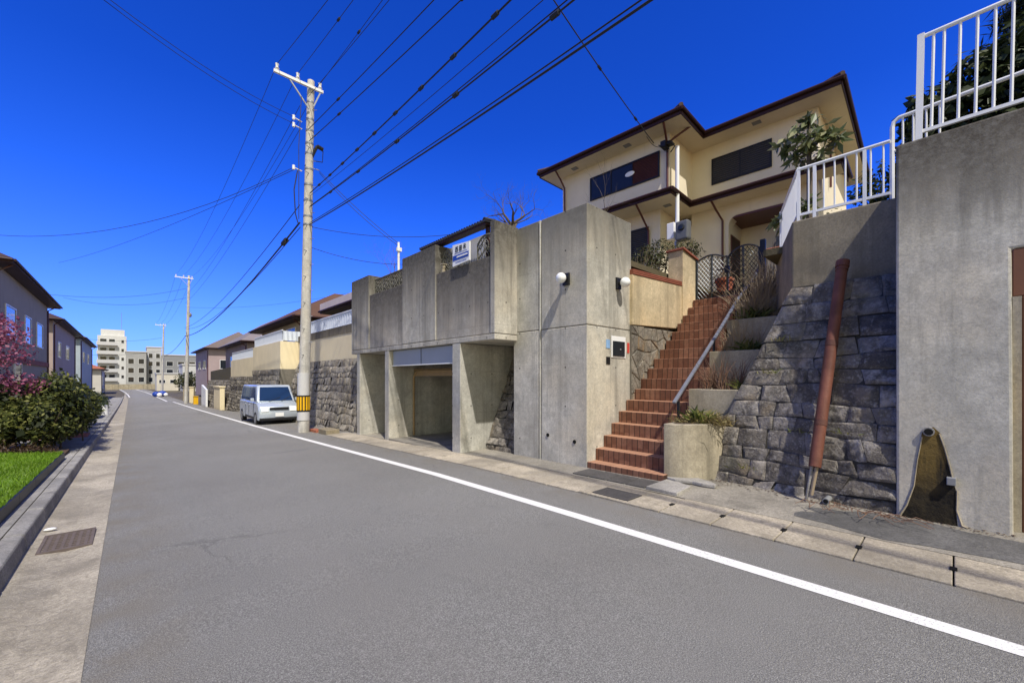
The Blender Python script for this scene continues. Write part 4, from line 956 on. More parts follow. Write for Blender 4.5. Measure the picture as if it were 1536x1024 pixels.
m = MB(); m.tube([(x, y, z0 + .72), (x, y, z0 + 1.28)], .206, 20); gd = m.build('guard_band', MAT['black'], p1, smooth='auto')
for k in range(14):
    a = 2 * math.pi * k / 14; m = MB(); c_, s_ = math.cos(a), math.sin(a)
    tvec = Vector((-s_, c_, 0)); c0 = Vector((x + .2065 * c_, y + .2065 * s_, 0)); nn = Vector((c_, s_, 0))
    q = [c0 - tvec * .028, c0 + tvec * .028]
    m.hexa([(q[0].x, q[0].y, z0 + .77), (q[0].x + nn.x * .006, q[0].y + nn.y * .006, z0 + .77), (q[1].x + nn.x * .006, q[1].y + nn.y * .006, z0 + .77), (q[1].x, q[1].y, z0 + .77)], [(q[0].x, q[0].y, z0 + 1.23), (q[0].x + nn.x * .006, q[0].y + nn.y * .006, z0 + 1.23), (q[1].x + nn.x * .006, q[1].y + nn.y * .006, z0 + 1.23), (q[1].x, q[1].y, z0 + 1.23)])
    m.build('yellow_stripe', MAT['yellow'], gd)
for zz in (6.9, 7.2, 7.75, 8.3, 8.85, 9.4, 9.75, 10.2, 10.6, 11.2):
    m = MB(); rr = .188 - .073 * (zz / 12) + .011; m.tube([(x + .0205 * zz, y, zz), (x + .0205 * zz, y, zz + .06)], rr, 16); m.build('band', MAT['steel'], p1, smooth='auto')
for k, zz in enumerate(np.arange(2.4, 11.4, .45)):
    m = MB(); sd = 1 if k % 2 else -1; xo = x + .0205 * zz; m.tube([(xo, y - .1, zz), (xo + .16 * sd, y - .2, zz)], .011, 5); m.build('step_bolt', MAT['steel'], p1)
m = MB(); m.tube([(x + .1, y, 8.95), (x + .42, y - .1, 9.75)], [.07, .05], 8); m.tube([(x + .42, y - .1, 9.75), (x + .62, y - .1, 9.7)], .07, 8); m.tube([(x + .1, y, 9.2), (x + .6, y - .1, 9.25), (x + .62, y - .1, 9.65)], .015, 6); m.build('side_bracket', MAT['black'], p1, smooth='auto')
for zz in (8.75, 10.45, 10.2): 
    m = MB(); m.tube([(x - .05, y, zz), (x - .32, y - .05, zz + .02)], .02, 6); m.tube([(x - .32, y - .05, zz - .05), (x - .32, y - .05, zz + .09)], .045, 8); m.build('insulator', MAT['whitep'], p1, smooth='auto')
for zz in (8.95,): 
    m = MB(); m.tube([(x + .05, y, zz), (x + .5, y - .1, zz - .02)], .015, 6); m.build('arm', MAT['steel'], p1)
m = MB(); m.tube([(x - .2, y - .05, 8.7), (x - .32, y - .1, 8.0), (x - .28, y - .1, 7.2), (x - .2, y - .1, 6.9)], .018, 6); m.tube([(x - .12, y - .2, 11.2), (x - .2, y - .2, 9.5), (x - .2, y - .2, 7.0)], .012, 5); m.build('riser_cable', MAT['wire'], p1)
p2 = pole('utility_pole', *P2, 12.6, 'second grey utility pole standing farther down the street')
p3 = pole('utility_pole', *P3_, 11.6, 'farthest small utility pole with white crossarm at the end of the street')
m = MB(); m.ball((P2[0] + .35, P2[1], 8.4), .25, 10, 8, (.6, .6, 1)); m.build('transformer', MAT['grey'], p2, smooth=True)
# ------------------------------------------------------------------ WIRES
WG = 'overhead wires strung along the street'
def wire(label, pts, r=.012, n=24, spl=None, group=WG):
    m = MB(); m.tube(pts, r, 5)
    o = m.build('overhead_wire', MAT['wire']); tag(o, label, 'wire', group)
    if spl:
        for i in spl:
            k = MB(); a = Vector(pts[i]); b = Vector(pts[i + 1]); d = (b - a).normalized(); k.tube([a - d * .07, a + d * .07], .035, 6); k.build('clamp', MAT['wire'], o)
    return o
def fwd(S, B, k=.0035, n=30, yend=-20, spl=None, label='', r=.009):
    """from the pole S through surveyed point B and on past the camera"""
    S, B = Vector(S), Vector(B); h = B.y - S.y
    a = (B.z - S.z - .5 * k * h * h) / h; bx = (B.x - S.x) / h; pts = []
    for i in range(n + 1):
        d = (yend - S.y) * i / n; pts.append((S.x + bx * d, S.y + d, S.z + a * d + .5 * k * d * d))
    return wire(label, pts, r, spl=spl)
def sag(A, B, s, n=16): 
    A, B = Vector(A), Vector(B); return [A.lerp(B, i / n) - Vector((0, 0, 4 * s * (i / n) * (1 - i / n))) for i in range(n + 1)]
ca = 12.0 - .35 + .3; XA = (P1[0] - .85, P1[0] - .22, P1[0] + .50); ya = P1[1] - .16
fwd((XA[0], ya, ca), at(492, 0, X=XA[0] + .15), label='power wire from the street side end of the near pole crossarm', r=.008)
fwd((XA[1], ya, ca), at(530, 0, X=XA[1] + .1), label='power wire from the middle insulator of the near pole crossarm', spl=[3], r=.008)
fwd((XA[2], ya, ca), at(574, 0, X=XA[2] - .1), label='power wire from the house side end of the near pole crossarm', r=.008, spl=[3])
fwd((P1[0] + .1, ya, 11.3), at(584, 0, X=4.75), label='thin wire just below the near pole crossarm', r=.008)
fwd((P1[0] + .12, ya, 10.2), at(651, 0, X=5.0), label='upper low voltage wire from the middle of the near pole', r=.012, spl=[2])
fwd((P1[0] + .14, ya, 9.8), at(692, 0, X=5.1), label='lower low voltage wire from the middle of the near pole', r=.013, spl=[2, 7])
fwd((P1[0] + .16, ya, 8.0), at(766, 0, X=3.95), label='paired service cable with many clamps above the telephone cables', r=.015, spl=[1, 2, 3, 4, 5, 6, 7, 8, 9])
fwd((P1[0] + .16, ya, 7.9), at(815, 0, X=3.95), label='faint thin line between the two clamped cables', r=.006)
fwd((P1[0] + .16, ya, 7.55), at(851, 0, X=3.95), label='upper of the paired telephone cables', r=.009)
fwd((P1[0] + .16, ya, 7.53), at(861, 0, X=3.95), label='lower of the paired telephone cables with clips', r=.013, spl=[2, 4, 6, 8, 10])
fwd((P1[0] + .16, ya, 6.98), at(962, 0, X=3.95), label='thin messenger wire over the thick black cable', r=.010)
fwd((P1[0] + .16, ya, 6.92), at(977, 0, X=3.95), label='thick black communications cable, lowest of those passing overhead', r=.016)
# house drop
he = Matrix.Translation((12.16, 5.6, 0)) @ Matrix.Rotation(HZR, 4, 'Z') @ Vector((.3, 1.0, 9.2)); b_ = at(842, 0, X=6.6)
d_ = (b_ - he); wire('service drop slanting down to the upper corner of the cream house', sag(he, he + d_ * 2.2, .25), .014, spl=[2, 5])
wire('curved lead in wire under the eave of the cream house', sag(at(970, 205, X=12.4), he + Vector((.2, -.3, -.05)), .22), .01)
# between the poles
P2t = 12.6 - .35 + .3
for k, (xa_, nm) in enumerate(((-.85, 'street side'), (-.22, 'middle'), (.50, 'house side'))):
    wire('power wire between near and second pole, %s insulator' % nm, sag((P1[0] + xa_, ya, ca), (P2[0] + xa_, P2[1] - .16, P2t), .9), .008)
    wire('power wire between second and farthest pole, %s insulator' % nm, sag((P2[0] + xa_, P2[1] - .16, P2t), (P3_[0] + xa_, P3_[1] - .16, 11.55), .9), .009)
wire('low voltage wire between near and second pole, upper', sag((P1[0] - .15, ya, 10.9), (P2[0] - .1, P2[1], 10.4), .8), .008)
wire('low voltage wire between near and second pole, lower', sag((P1[0] - .15, ya, 10.1), (P2[0] - .1, P2[1], 9.6), .7), .008)
wire('clipped service cable running from the near pole down the street', sag((P1[0] - .16, ya, 7.5), (P2[0] - .1, P2[1], 7.0), .8), .014)
cab = sag((P1[0] - .16, ya, 6.9), (P2[0] - .1, P2[1], 6.1), .9); wire('thick black telephone cable between near and second pole', cab, .03)
m = MB(); c_ = Vector(cab[1]); d_ = (Vector(cab[2]) - c_).normalized(); m.tube([c_ - d_ * .9, c_ - d_ * .45], .085, 10); tag(m.build('cable_closure', MAT['black'], smooth='auto'), 'black cable closure hanging just left of the near pole', 'cable closure')
wire('second telephone cable between near and second pole', sag((P1[0] - .14, ya, 6.75), (P2[0] - .1, P2[1], 6.9), 1.0), .014)
wire('low cable between second and farthest pole', sag((P2[0], P2[1], 6.2), (P3_[0], P3_[1], 5.8), .7), .025)
# across the street
for dy, nm in ((0, 'upper'), (8, 'lower')):
    a = Vector((P1[0] - .32, P1[1] - .05, 10.5 - dy * .03)); b = at(206 - dy, 0 + dy * .2, Y=13.5); wire('%s of two wires rising from the near pole to the top left' % nm, sag(a, a + (b - a) * 1.8, .5), .008)
wire('drop wire from the near pole sweeping left across the street, upper', sag((P1[0] - .32, P1[1], 8.78), at(-40, 349, X=-4.3), .9), .009)
wire('drop wire from the near pole to the dark roofed house at left', sag((P1[0] - .32, P1[1], 8.70), at(88, 394, X=-3.9), .35), .009)
wire('wire from second pole across to the houses at left, upper', sag((P2[0], P2[1], 11.2), at(60, 440, X=-5.5), .6), .014)
wire('wire from second pole across to the houses at left, lower', sag((P2[0], P2[1], 10.2), at(95, 446, X=-5.5), .8), .014)
wire('long wire from second pole towards the right hand houses', sag((P2[0], P2[1], 9.2), (14, 30, 8.6), .6), .009)
wire('drop wire from farthest pole to the white flats, upper', sag((P3_[0], P3_[1], 9.0), (-9, 95, 8.6), .9), .018)
wire('drop wire from farthest pole to the white flats, lower', sag((P3_[0], P3_[1], 6.6), (-9, 95, 5.6), .6), .018)
MT = Vector((6.5, 12.49, 6.05))
wire('pair of drop wires from near pole to the small white mast, upper', sag((P1[0] + .5, P1[1] - .1, 8.9), MT, .1), .009)
wire('pair of drop wires from near pole to the small white mast, lower', sag((P1[0] + .5, P1[1] - .1, 8.84), MT - Vector((0, 0, .08)), .16), .009)
wire('nearly level wire from the near pole towards the shelter roof', sag((P1[0] + .15, P1[1], 6.9), at(740, 342, X=9.5), .35), .010)
wire('lower level wire from the near pole behind the garage', sag((P1[0] + .15, P1[1], 6.2), at(640, 395, X=8.0), .25), .010)
mm_ = empty('service_mast', (6.5, 12.49, 4.1), 'short white wire mast behind the far end of the parapet', 'pole')
m = MB(); m.tube([(6.5, 12.49, 4.0), (6.5, 12.49, 6.08)], .04, 10); m.build('mast', MAT['white'], mm_, smooth='auto')
m = MB(); m.box(6.42, 6.58, 12.42, 12.5, 5.78, 5.9); m.build('clamp', MAT['whitep'], mm_)

# ------------------------------------------------------------------ RETAINING WALLS DOWN THE STREET
def rwall(tagl, y0, y1, xf, xt, zs, zc, zd, zf, nst, seed, ret=None):
    """battered stone, cream wall, dark band, white fence"""
    t = empty('stone_retaining_wall', (xf, (y0 + y1) / 2, zr(y0)), tagl, 'stone wall')
    zb0 = zr((y0 + y1) / 2) - .1; Hh = zs - zb0
    m = MB(); m.prism([(xf + .06, zb0 - .4), (xt + 1.5, zb0 - .4), (xt + 1.5, zs), (xt + .06, zs)], y0, y1, 'y'); m.build('core', MAT['grout_l'], t)
    m = MB(); m.keep = True; rg = np.random.RandomState(seed)
    stone_rows(m, lambda u, v: Vector((xf + (xt - xf) * v / Hh, y1 - u, zb0 + v)), lambda v: 0, lambda v: y1 - y0, 0, Hh, .24, .32, rg, .006, .004, nst + 2, .03, .026, Vector((-.93, 0, .36)))
    m.build('stones', MAT['stone_far'], t, smooth='auto')
    if zc:
        m = MB(); m.box(xt + .05, xt + .3, y0, y1, zs + .002, zc); w = m.build('cream_wall', MAT['cream2'], t)
        if ret: 
            m = MB(); m.box(xt + .3, xt + ret, y0, y0 + .25, zs + .002, zc); m.build('return_wall', MAT['cream2'], t)
    if zd:
        m = MB(); m.box(xt + .03, xt + .32, y0, y1, zc + .002, zd); m.build('dark_band', MAT['conc_up'], t)
    if zf:
        zz = (zd or zc) + .002
        f = empty('white_fence', (xt + .15, (y0 + y1) / 2, zz), 'white corrugated fence on top of the %s' % ('cream wall next to the garage' if y0 < 16 else 'middle cream wall' if y0 < 26 else 'farthest cream wall'), 'fence')
        m = MB(); n = int((y1 - y0) / .12)
        pts = []
        vs = []
        for i in range(n + 1): 
            xx = xt + .15 + (.018 if i % 2 else -.018); yy = y0 + (y1 - y0) * i / n; vs += [(xx, yy, zz + .05), (xx, yy, zf)]
        m.add(vs, [(2 * i, 2 * i + 2, 2 * i + 3, 2 * i + 1) for i in range(n)]); m.build('panel', MAT['fence'], f)
        if ret:
            m = MB(); n = int(ret / .12); vs = []
            for i in range(n + 1):
                yy = y0 + .1 + (.018 if i % 2 else -.018); vs += [(xt + .17 + (ret - .2) * i / n, yy, zz + .05), (xt + .17 + (ret - .2) * i / n, yy, zf)]
            m.add(vs, [(2 * i, 2 * i + 2, 2 * i + 3, 2 * i + 1) for i in range(n)]); m.build('side_panel', MAT['fence'], f)
        m = MB(); m.box(xt + .12, xt + .18, y0, y1, zf, zf + .04).box(xt + .12, xt + .18, y0, y1, zz, zz + .045); m.build('rails', MAT['white'], f)
    return t
MAT['fence'] = plain('white fence sheet', (.62, .67, .75), .5, .08, 3)
rwall('pale stone retaining wall beside the garage under a cream wall', 13.45, 22.4, 5.40, 6.15, 2.35, 3.36, 3.68, 4.22, 3, 31)
rwall('stone retaining wall behind the parked car', 22.5, 28.6, 4.75 + .55, 5.35, 2.05, 3.42, None, 3.95, 3, 32, ret=1.2)
rwall('stone retaining wall beyond the parked car with short cream wall', 28.8, 37, 5.4, 5.5, 1.7, 2.9, None, 3.45, 3, 33, ret=1.4)
rwall('low dark stone wall near the second utility pole', 37.2, 52, 5.3, 5.9, 1.4, None, None, None, 2, 34)
m = MB(); m.box(4.62, 5.05, 13.75, 14.5, zr(14) - .02, zr(14) + .16); tag(m.build('concrete_trough', MAT['conc_up'], bevel=.02), 'dark concrete trough on the verge beside the near pole', 'trough')
m = MB(); 
for k in range(3): m.box(4.62 + .0 * k, 4.85, 14.75 + .22 * k, 14.95 + .22 * k, zr(15) - .01, zr(15) + .09)
tag(m.build('brick_pile', MAT['redtile'], bevel=.008), 'few red bricks at the foot of the near pole', 'bricks')

# ------------------------------------------------------------------ PARKED CAR (kei wagon, nose to the camera)
def parked_car(x0, y0, label):
    z0 = zr(y0 + 1.7) ; W, L = 1.58, 4.1
    t = empty('parked_car', (x0 + W / 2, y0 + L / 2, z0), label, 'car')
    prof = [(0.05, .22), (0, .35), (0.02, .62), (.08, .80), (.30, .92), (.52, .98), (L - .05, 1.0), (L, .8), (L, .3), (L - .08, .22)]
    m = MB(); n = len(prof)
    secs = []
    for f, ins in ((0, .06), (.05, .0), (.95, .0), (1, .06)):
        secs.append([(x0 + W * f, y0 + (p[0] + (ins if p[0] < L / 2 else -ins)), z0 + p[1] + (-.02 if ins and p[1] > .7 else 0)) for p in prof])
    vs = sum(secs, []); fs = [tuple(range(n)), tuple(range(3 * n, 4 * n))[::-1]]
    for s_ in range(3): fs += [(s_ * n + i, s_ * n + (i + 1) % n, (s_ + 1) * n + (i + 1) % n, (s_ + 1) * n + i) for i in range(n)]
    m.add(vs, fs); m.build('body', MAT['car'], t, bevel=.03, smooth='auto')
    zb, zt = z0 + .97, z0 + 1.72; yb0, yb1 = y0 + .48, y0 + L - .03; yt0, yt1 = y0 + .98, y0 + L - .16; i0, i1 = .03, .13
    m = MB(); m.hexa([(x0 + i0, yb0, zb), (x0 + W - i0, yb0, zb), (x0 + W - i0, yb1, zb), (x0 + i0, yb1, zb)], [(x0 + i1, yt0, zt), (x0 + W - i1, yt0, zt), (x0 + W - i1, yt1, zt), (x0 + i1, yt1, zt)]); m.build('cabin', MAT['car'], t, bevel=.06, smooth='auto', seg=3)
    def lerp(a, b, f): return a + (b - a) * f
    # windscreen proud of the cabin front
    def front(fx, fz): return Vector((lerp(lerp(x0 + i0, x0 + i1, fz), lerp(x0 + W - i0, x0 + W - i1, fz), fx), lerp(yb0, yt0, fz) - .012, lerp(zb, zt, fz)))
    q = [front(.06, .08), front(.94, .08), front(.92, .88), front(.08, .88)]
    m = MB(); m.hexa(q, [p + Vector((0, .02, 0)) for p in q]); m.build('windscreen', MAT['carglass'], t)
    for sd in (0, 1):
        def side(fy, fz): return Vector(((x0 + lerp(i0, i1, fz) - .012) if sd == 0 else (x0 + W - lerp(i0, i1, fz) + .012), lerp(lerp(yb0, yt0, fz), lerp(yb1, yt1, fz), fy), lerp(zb, zt, fz)))
        for a, b in ((.07, .38), (.41, .70), (.73, .94)):
            q = [side(a, .1), side(b, .1), side(b, .85), side(a + (.03 if a < .1 else 0), .85)]
            m = MB(); m.hexa(q, [p + Vector((.02 if sd == 0 else -.02, 0, 0)) for p in q]); m.build('side_window', MAT['carglass'], t)
        xx = x0 - .005 if sd == 0 else x0 + W + .005
        m = MB(); m.box(x0 - .16 if sd == 0 else x0 + W + .02, x0 - .02 if sd == 0 else x0 + W + .16, y0 + .72, y0 + .82, z0 + 1.0, z0 + 1.16); m.build('wing_mirror', MAT['car'], t, bevel=.03)
        for wy in (.62, L - .58):
            cx = x0 + .08 if sd == 0 else x0 + W - .08
            m = MB(); m.tube([(cx - .09, y0 + wy, z0 + .28), (cx + .09, y0 + wy, z0 + .28)], .28, 24); wl_ = m.build('wheel', MAT['black'], t, smooth='auto')
            m = MB(); m.tube([(cx - .095, y0 + wy, z0 + .28), (cx + .095, y0 + wy, z0 + .28)], .18, 16); m.build('rim', MAT['steel'], wl_, smooth='auto')
        xs = x0 - .003 if sd == 0 else x0 + W + .003
        m = MB()
        for yy in (1.0, 1.95, 2.75): m.box(xs - .004, xs + .004, y0 + yy, y0 + yy + .014, z0 + .36, z0 + .95)
        m.box(xs - .006, xs + .006, y0 + .95, y0 + 2.75, z0 + .24, z0 + .34); m.build('door_seams', MAT['black'], t)
        for yy in (1.75, 2.6):
            m = MB(); m.box(xs - .02, xs + .02, y0 + yy, y0 + yy + .14, z0 + .82, z0 + .855); m.build('door_handle', MAT['car'], t, bevel=.008)
        hx = x0 + .1 if sd == 0 else x0 + W - .38
        m = MB(); m.hexa([(hx, y0 - .012, z0 + .58), (hx + .28, y0 - .012, z0 + .58), (hx + .28, y0 + .06, z0 + .58), (hx, y0 + .06, z0 + .58)], [(hx, y0 + .03, z0 + .80), (hx + .28, y0 + .03, z0 + .78), (hx + .28, y0 + .1, z0 + .78), (hx, y0 + .1, z0 + .80)]); m.build('headlight', MAT['opal'], t, bevel=.02)
    m = MB(); m.box(x0 + .04, x0 + W - .04, y0 - .02, y0 + .1, z0 + .2, z0 + .32); m.build('bumper', MAT['black'], t, bevel=.02)
    m = MB(); m.tube([front(.3, .05) + Vector((0, -.02, 0)), front(.62, .28) + Vector((0, -.02, 0))], .008, 4); m.tube([front(.62, .05) + Vector((0, -.02, 0)), front(.88, .3) + Vector((0, -.02, 0))], .008, 4); m.build('wiper', MAT['black'], t)
    m = MB(); m.box(x0 + .42, x0 + W - .42, y0 - .012, y0 + .05, z0 + .66, z0 + .76); m.build('grille', MAT['black'], t)
    m = MB(); m.box(x0 + W / 2 - .165, x0 + W / 2 + .165, y0 - .028, y0 - .012, z0 + .37, z0 + .535); m.build('number_plate', MAT['yellow'] if False else MAT['whitep'], t)
MAT['carglass'] = glass('car glass', (.01, .03, .09))
parked_car(3.98, 20.0, 'pale silver blue small wagon parked beyond the near pole')

# ------------------------------------------------------------------ VEGETATION
def shrub(name, label, cat, blobs, n, size, mat, seed, trunk=None, asp=.5, group=None, droop=0, core=False):
    base = (blobs[0][0], blobs[0][1], min(b[2] - b[5] for b in blobs)); t = empty(name, base, label, cat, group)
    leaves('crown', mat, t, blobs, n, size, asp, droop, seed)
    m = MB(); rg = np.random.RandomState(seed + 50)
    for b in blobs:
        for _ in range(3):
            e = Vector((b[0] + rg.normal() * b[3] * .4, b[1] + rg.normal() * b[4] * .4, b[2] + b[5] * .5)); s0 = Vector((b[0] + rg.normal() * b[3] * .15, b[1] + rg.normal() * b[4] * .15, base[2] - .05))
            m.tube([s0, s0.lerp(e, .5) + Vector((rg.normal() * .06, rg.normal() * .06, 0)), e], [.02, .015, .008], 5)
    m.build('stems', MAT['twigd'], t)
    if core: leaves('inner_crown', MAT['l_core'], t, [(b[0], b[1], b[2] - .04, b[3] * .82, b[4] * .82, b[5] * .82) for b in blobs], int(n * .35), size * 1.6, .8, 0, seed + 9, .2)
    return t
rg = np.random.RandomState(2)
def lumps(x0, x1, y0, y1, zt, n, r, rg, zb=0): return [(rg.uniform(x0, x1), rg.uniform(y0, y1), zb + zt * rg.uniform(.45, .8), r * rg.uniform(.7, 1.2), r * rg.uniform(.7, 1.2), r * rg.uniform(.5, .8)) for _ in range(n)]
zg = zr(15) + .2
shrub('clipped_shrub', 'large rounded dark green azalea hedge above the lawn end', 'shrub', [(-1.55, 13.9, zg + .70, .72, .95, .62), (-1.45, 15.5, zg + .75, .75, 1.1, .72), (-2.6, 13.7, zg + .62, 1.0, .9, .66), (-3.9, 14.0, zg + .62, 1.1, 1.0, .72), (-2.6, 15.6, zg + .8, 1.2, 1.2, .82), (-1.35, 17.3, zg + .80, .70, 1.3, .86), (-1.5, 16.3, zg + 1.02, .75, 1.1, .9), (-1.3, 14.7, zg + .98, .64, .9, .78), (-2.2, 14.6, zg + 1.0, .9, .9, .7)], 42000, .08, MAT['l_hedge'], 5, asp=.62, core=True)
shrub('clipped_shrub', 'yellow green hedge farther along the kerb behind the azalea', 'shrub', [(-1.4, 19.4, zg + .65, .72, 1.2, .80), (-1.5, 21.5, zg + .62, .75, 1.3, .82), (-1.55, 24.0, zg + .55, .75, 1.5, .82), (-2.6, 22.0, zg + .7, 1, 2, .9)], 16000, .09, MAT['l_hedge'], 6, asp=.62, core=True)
pk = empty('pink_blossom_tree', (-3.3, 14.6, zg), 'pink flowering tree with dark bare limbs behind the hedge', 'tree')
m = MB(); rg = np.random.RandomState(8); tips = []
for k in range(3): branches(m, (-3.3 + .2 * k, 14.6 + .2 * k, zg - .1), (rg.normal() * .35 + .1, -.1, 1), .95, .055, 3, rg, .5, .12, .75, tips)
m.build('limbs', MAT['twigr'], pk)
leaves('blossom', MAT['pink'], pk, [(-2.3, 14.2, 2.2, .8, .8, .5), (-2.2, 14.4, 2.65, .6, .7, .42), (-1.9, 14.3, 1.45, .6, .6, .3), (-3.0, 14.5, 2.25, .9, .9, .55), (-2.6, 14.7, 2.8, .75, .8, .45), (-3.4, 14.6, 2.95, 1.1, 1.0, .55), (-4.6, 14.3, 2.5, 1.0, .9, .6), (-2.4, 14.8, 1.5, .6, .7, .4)] + [(t_.x, t_.y, t_.z, .25, .25, .2) for t_ in tips[:26]], 16000, .062, .7, 0, 9)
leaves('crown', MAT['l_dark'], pk, [(-3.2, 14.9, 1.7, 1.2, .9, .6), (-4.4, 14.8, 1.6, 1.1, .9, .6)], 3500, .08, .5, 0, 10)
# dead litter under hedge
m = MB(); m.prism([(-2.3, 12.45), (-1.03, 12.45), (-1.0, 13.6), (-2.3, 13.6)], zr(13) + .1, zr(13) + .21); m.build('soil', MAT['dirt'], kind='structure')
shrub('clipped_shrub', 'brown dead undergrowth at the lawn corner under the hedge', 'shrub', [(-1.5, 13.0, zg + .12, .4, .4, .22), (-2.0, 13.1, zg + .15, .4, .4, .25)], 1800, .05, MAT['drybrown'] if 'drybrown' in MAT else leaf_mat('brown leaf', G((.03, .018, .009), (.06, .035, .022), (.10, .06, .035), (.14, .09, .05))), 7)
m = MB(); m.box(-2.3, -.95, 18.0, 19.2, zr(18) + .14, zr(18) + .165); tag(m.build('red_paving', MAT['redtile']), 'small patch of red paving beside the kerb past the hedge', 'paving')
# terrace bush behind the garden wall
shrub('garden_shrub', 'bushy green shrub growing behind the red brick coping', 'shrub', [(9.3, 5.1, 4.4, .5, .42, .5), (9.7, 4.95, 4.65, .45, .4, .42), (9.0, 5.35, 4.15, .4, .4, .35), (10.3, 4.55, 4.82, .4, .35, .28)], 4600, .085, MAT['l_bush'], 12, asp=.28)
m = MB(); rg = np.random.RandomState(13); stems(m, (8.95, 5.1, 3.7), 40, 1.0, .35, .006, rg); tag(m.build('bare_shrub', MAT['twig']), 'tangle of bare pale stems left of the bushy shrub', 'shrub')
# loquat-like tree behind railing
lq = empty('broadleaf_tree', (9.5, 1.86, 3.97), 'slender tree with large drooping glossy leaves behind the railing', 'tree')
m = MB(); m.tube([(9.5, 1.86, 3.9), (9.48, 1.87, 4.9), (9.5, 1.88, 5.8), (9.5, 1.88, 6.35)], [.05, .045, .04, .03], 8)
LB = [(9.5, 1.88, 6.55, .18, .18, .15), (9.5, 2.12, 6.4, .18, .17, .15), (9.45, 2.28, 6.2, .18, .15, .14), (9.5, 1.62, 6.2, .18, .18, .15), (9.5, 1.45, 6.02, .16, .14, .12), (9.4, 1.9, 6.1, .25, .25, .2), (9.5, 2.05, 5.85, .2, .22, .16), (9.5, 1.7, 5.85, .18, .16, .14), (9.5, 2.35, 4.75, .2, .2, .14), (9.5, 1.95, 4.9, .2, .25, .2)]
for b in LB: m.tube([(9.5, 1.88, max(4.2, b[2] - .35)), (b[0], b[1], b[2])], [.022, .01], 5)
m.build('trunk', MAT['bark'], lq, smooth='auto')
leaves('crown', MAT['l_loq'], lq, [(b[0], b[1], b[2], b[3] * .9, b[4] * .9, b[5] * .9) for b in LB], 620, .21, .34, .45, 15, .2)
shrub('garden_shrub', 'leafy dark shrub behind the level railing at the house end', 'shrub', [(10.6, 1.0, 5.0, .6, .45, .8), (10.6, .55, 4.8, .5, .4, .6), (9.8, 1.55, 4.4, .3, .35, .4)], 2600, .11, MAT['l_dark'], 17)
shrub('garden_shrub', 'broad evergreen hedge behind the railing of the tall wall', 'hedge', [(8.3, .22, 5.2, .5, .32, .5), (8.3, -.2, 5.35, .5, .4, .62), (8.3, -.7, 5.45, .5, .5, .75), (8.3, -1.4, 5.5, .5, .6, .8), (8.5, .40, 4.7, .4, .25, .45), (8.3, -.3, 4.7, .5, .6, .5)], 12000, .12, MAT['l_dark'], 18, asp=.6)
# pine at the corner and dark roof
pn = empty('pine_tree', (9.4, -1.4, 3.97), 'pine branch tips overhanging at the top corner above the railing', 'tree')
m = MB(); m.tube([(9.4, -1.4, 3.9), (9.4, -1.2, 5.5), (9.35, -1.0, 6.5), (9.3, -.9, 7.6)], [.12, .1, .08, .05], 8)
for p_ in ((9.2, -.5, 6.72), (9.2, -.75, 6.95), (9.3, -.9, 7.5), (9.2, -.62, 6.5)): m.tube([(9.35, -1.05, p_[2] - .3), p_], [.03, .012], 5)
m.build('trunk', MAT['bark'], pn)
leaves('needles', MAT['l_dark'], pn, [(9.2, -.56, 6.72, .3, .22, .16), (9.2, -.70, 6.9, .35, .3, .22), (9.3, -1.0, 7.3, .5, .5, .4), (9.2, -.66, 6.5, .28, .2, .14), (9.2, -.9, 6.7, .3, .3, .25)], 5200, .16, .09, .1, 19, .3)
nb = empty('neighbour_house', (10.5, -2.4, 3.97), 'dark roofed house corner behind the railing at the frame edge', 'house')
m = MB(); m.box(10.6, 15, -7, -1.6, 3.9, 6.6); m.build('wall', MAT['brownpost'], nb)
m = MB(); m.hexa([(10.0, -7.2, 6.3), (15, -7.2, 6.3), (15, -.95, 6.3), (10.0, -.95, 6.3)], [(11.6, -7.2, 7.6), (13.5, -7.2, 7.6), (13.5, -2.2, 7.6), (11.6, -2.2, 7.6)]); m.build('roof', MAT['shutter'], nb)
# bare trees
def bare_tree(name, base, L, r, depth, label, seed, kids=(2, 3), spread=.6, mat='bark', lean=(0, 0, 1)):
    t = empty(name, base, label, 'tree'); m = MB(); rg = np.random.RandomState(seed); branches(m, base, lean, L, r, depth, rg, spread, .12, .7, None, kids); m.build('limbs', MAT[mat], t)
bt = empty('bare_tree', (7.6, 8.15, 4.1), 'leafless pruned tree rising behind the parapet end', 'tree'); m = MB(); rg = np.random.RandomState(3)
m.tube([(7.6, 8.15, 4.05), (7.63, 8.2, 5.0), (7.6, 8.15, 5.75)], [.11, .09, .075], 8)
for k in range(5):
    a = k * 1.26 + .4; branches(m, (7.6, 8.15, 5.65 + .03 * k), (math.cos(a), math.sin(a) * 1.1, .75), .40, .042, 5, rg, .55, .16, .78, None, (2, 3))
m.build('limbs', MAT['bark'], bt)
bare_tree('bare_tree', (8.2, 6.6, 4.1), .95, .035, 4, 'thin leafless sapling between bare tree and house', 5, (2, 3), .4)
bare_tree('bare_tree', (8.4, 5.6, 4.1), .9, .03, 4, 'thin leafless sapling behind the pillar top', 15, (2, 3), .35)
bare_tree('bare_tree', (6.6, 13.0, 4.1), .85, .02, 4, 'reddish leafless shrub behind the far end of the parapet', 9, (3, 4), .35, 'twigr')
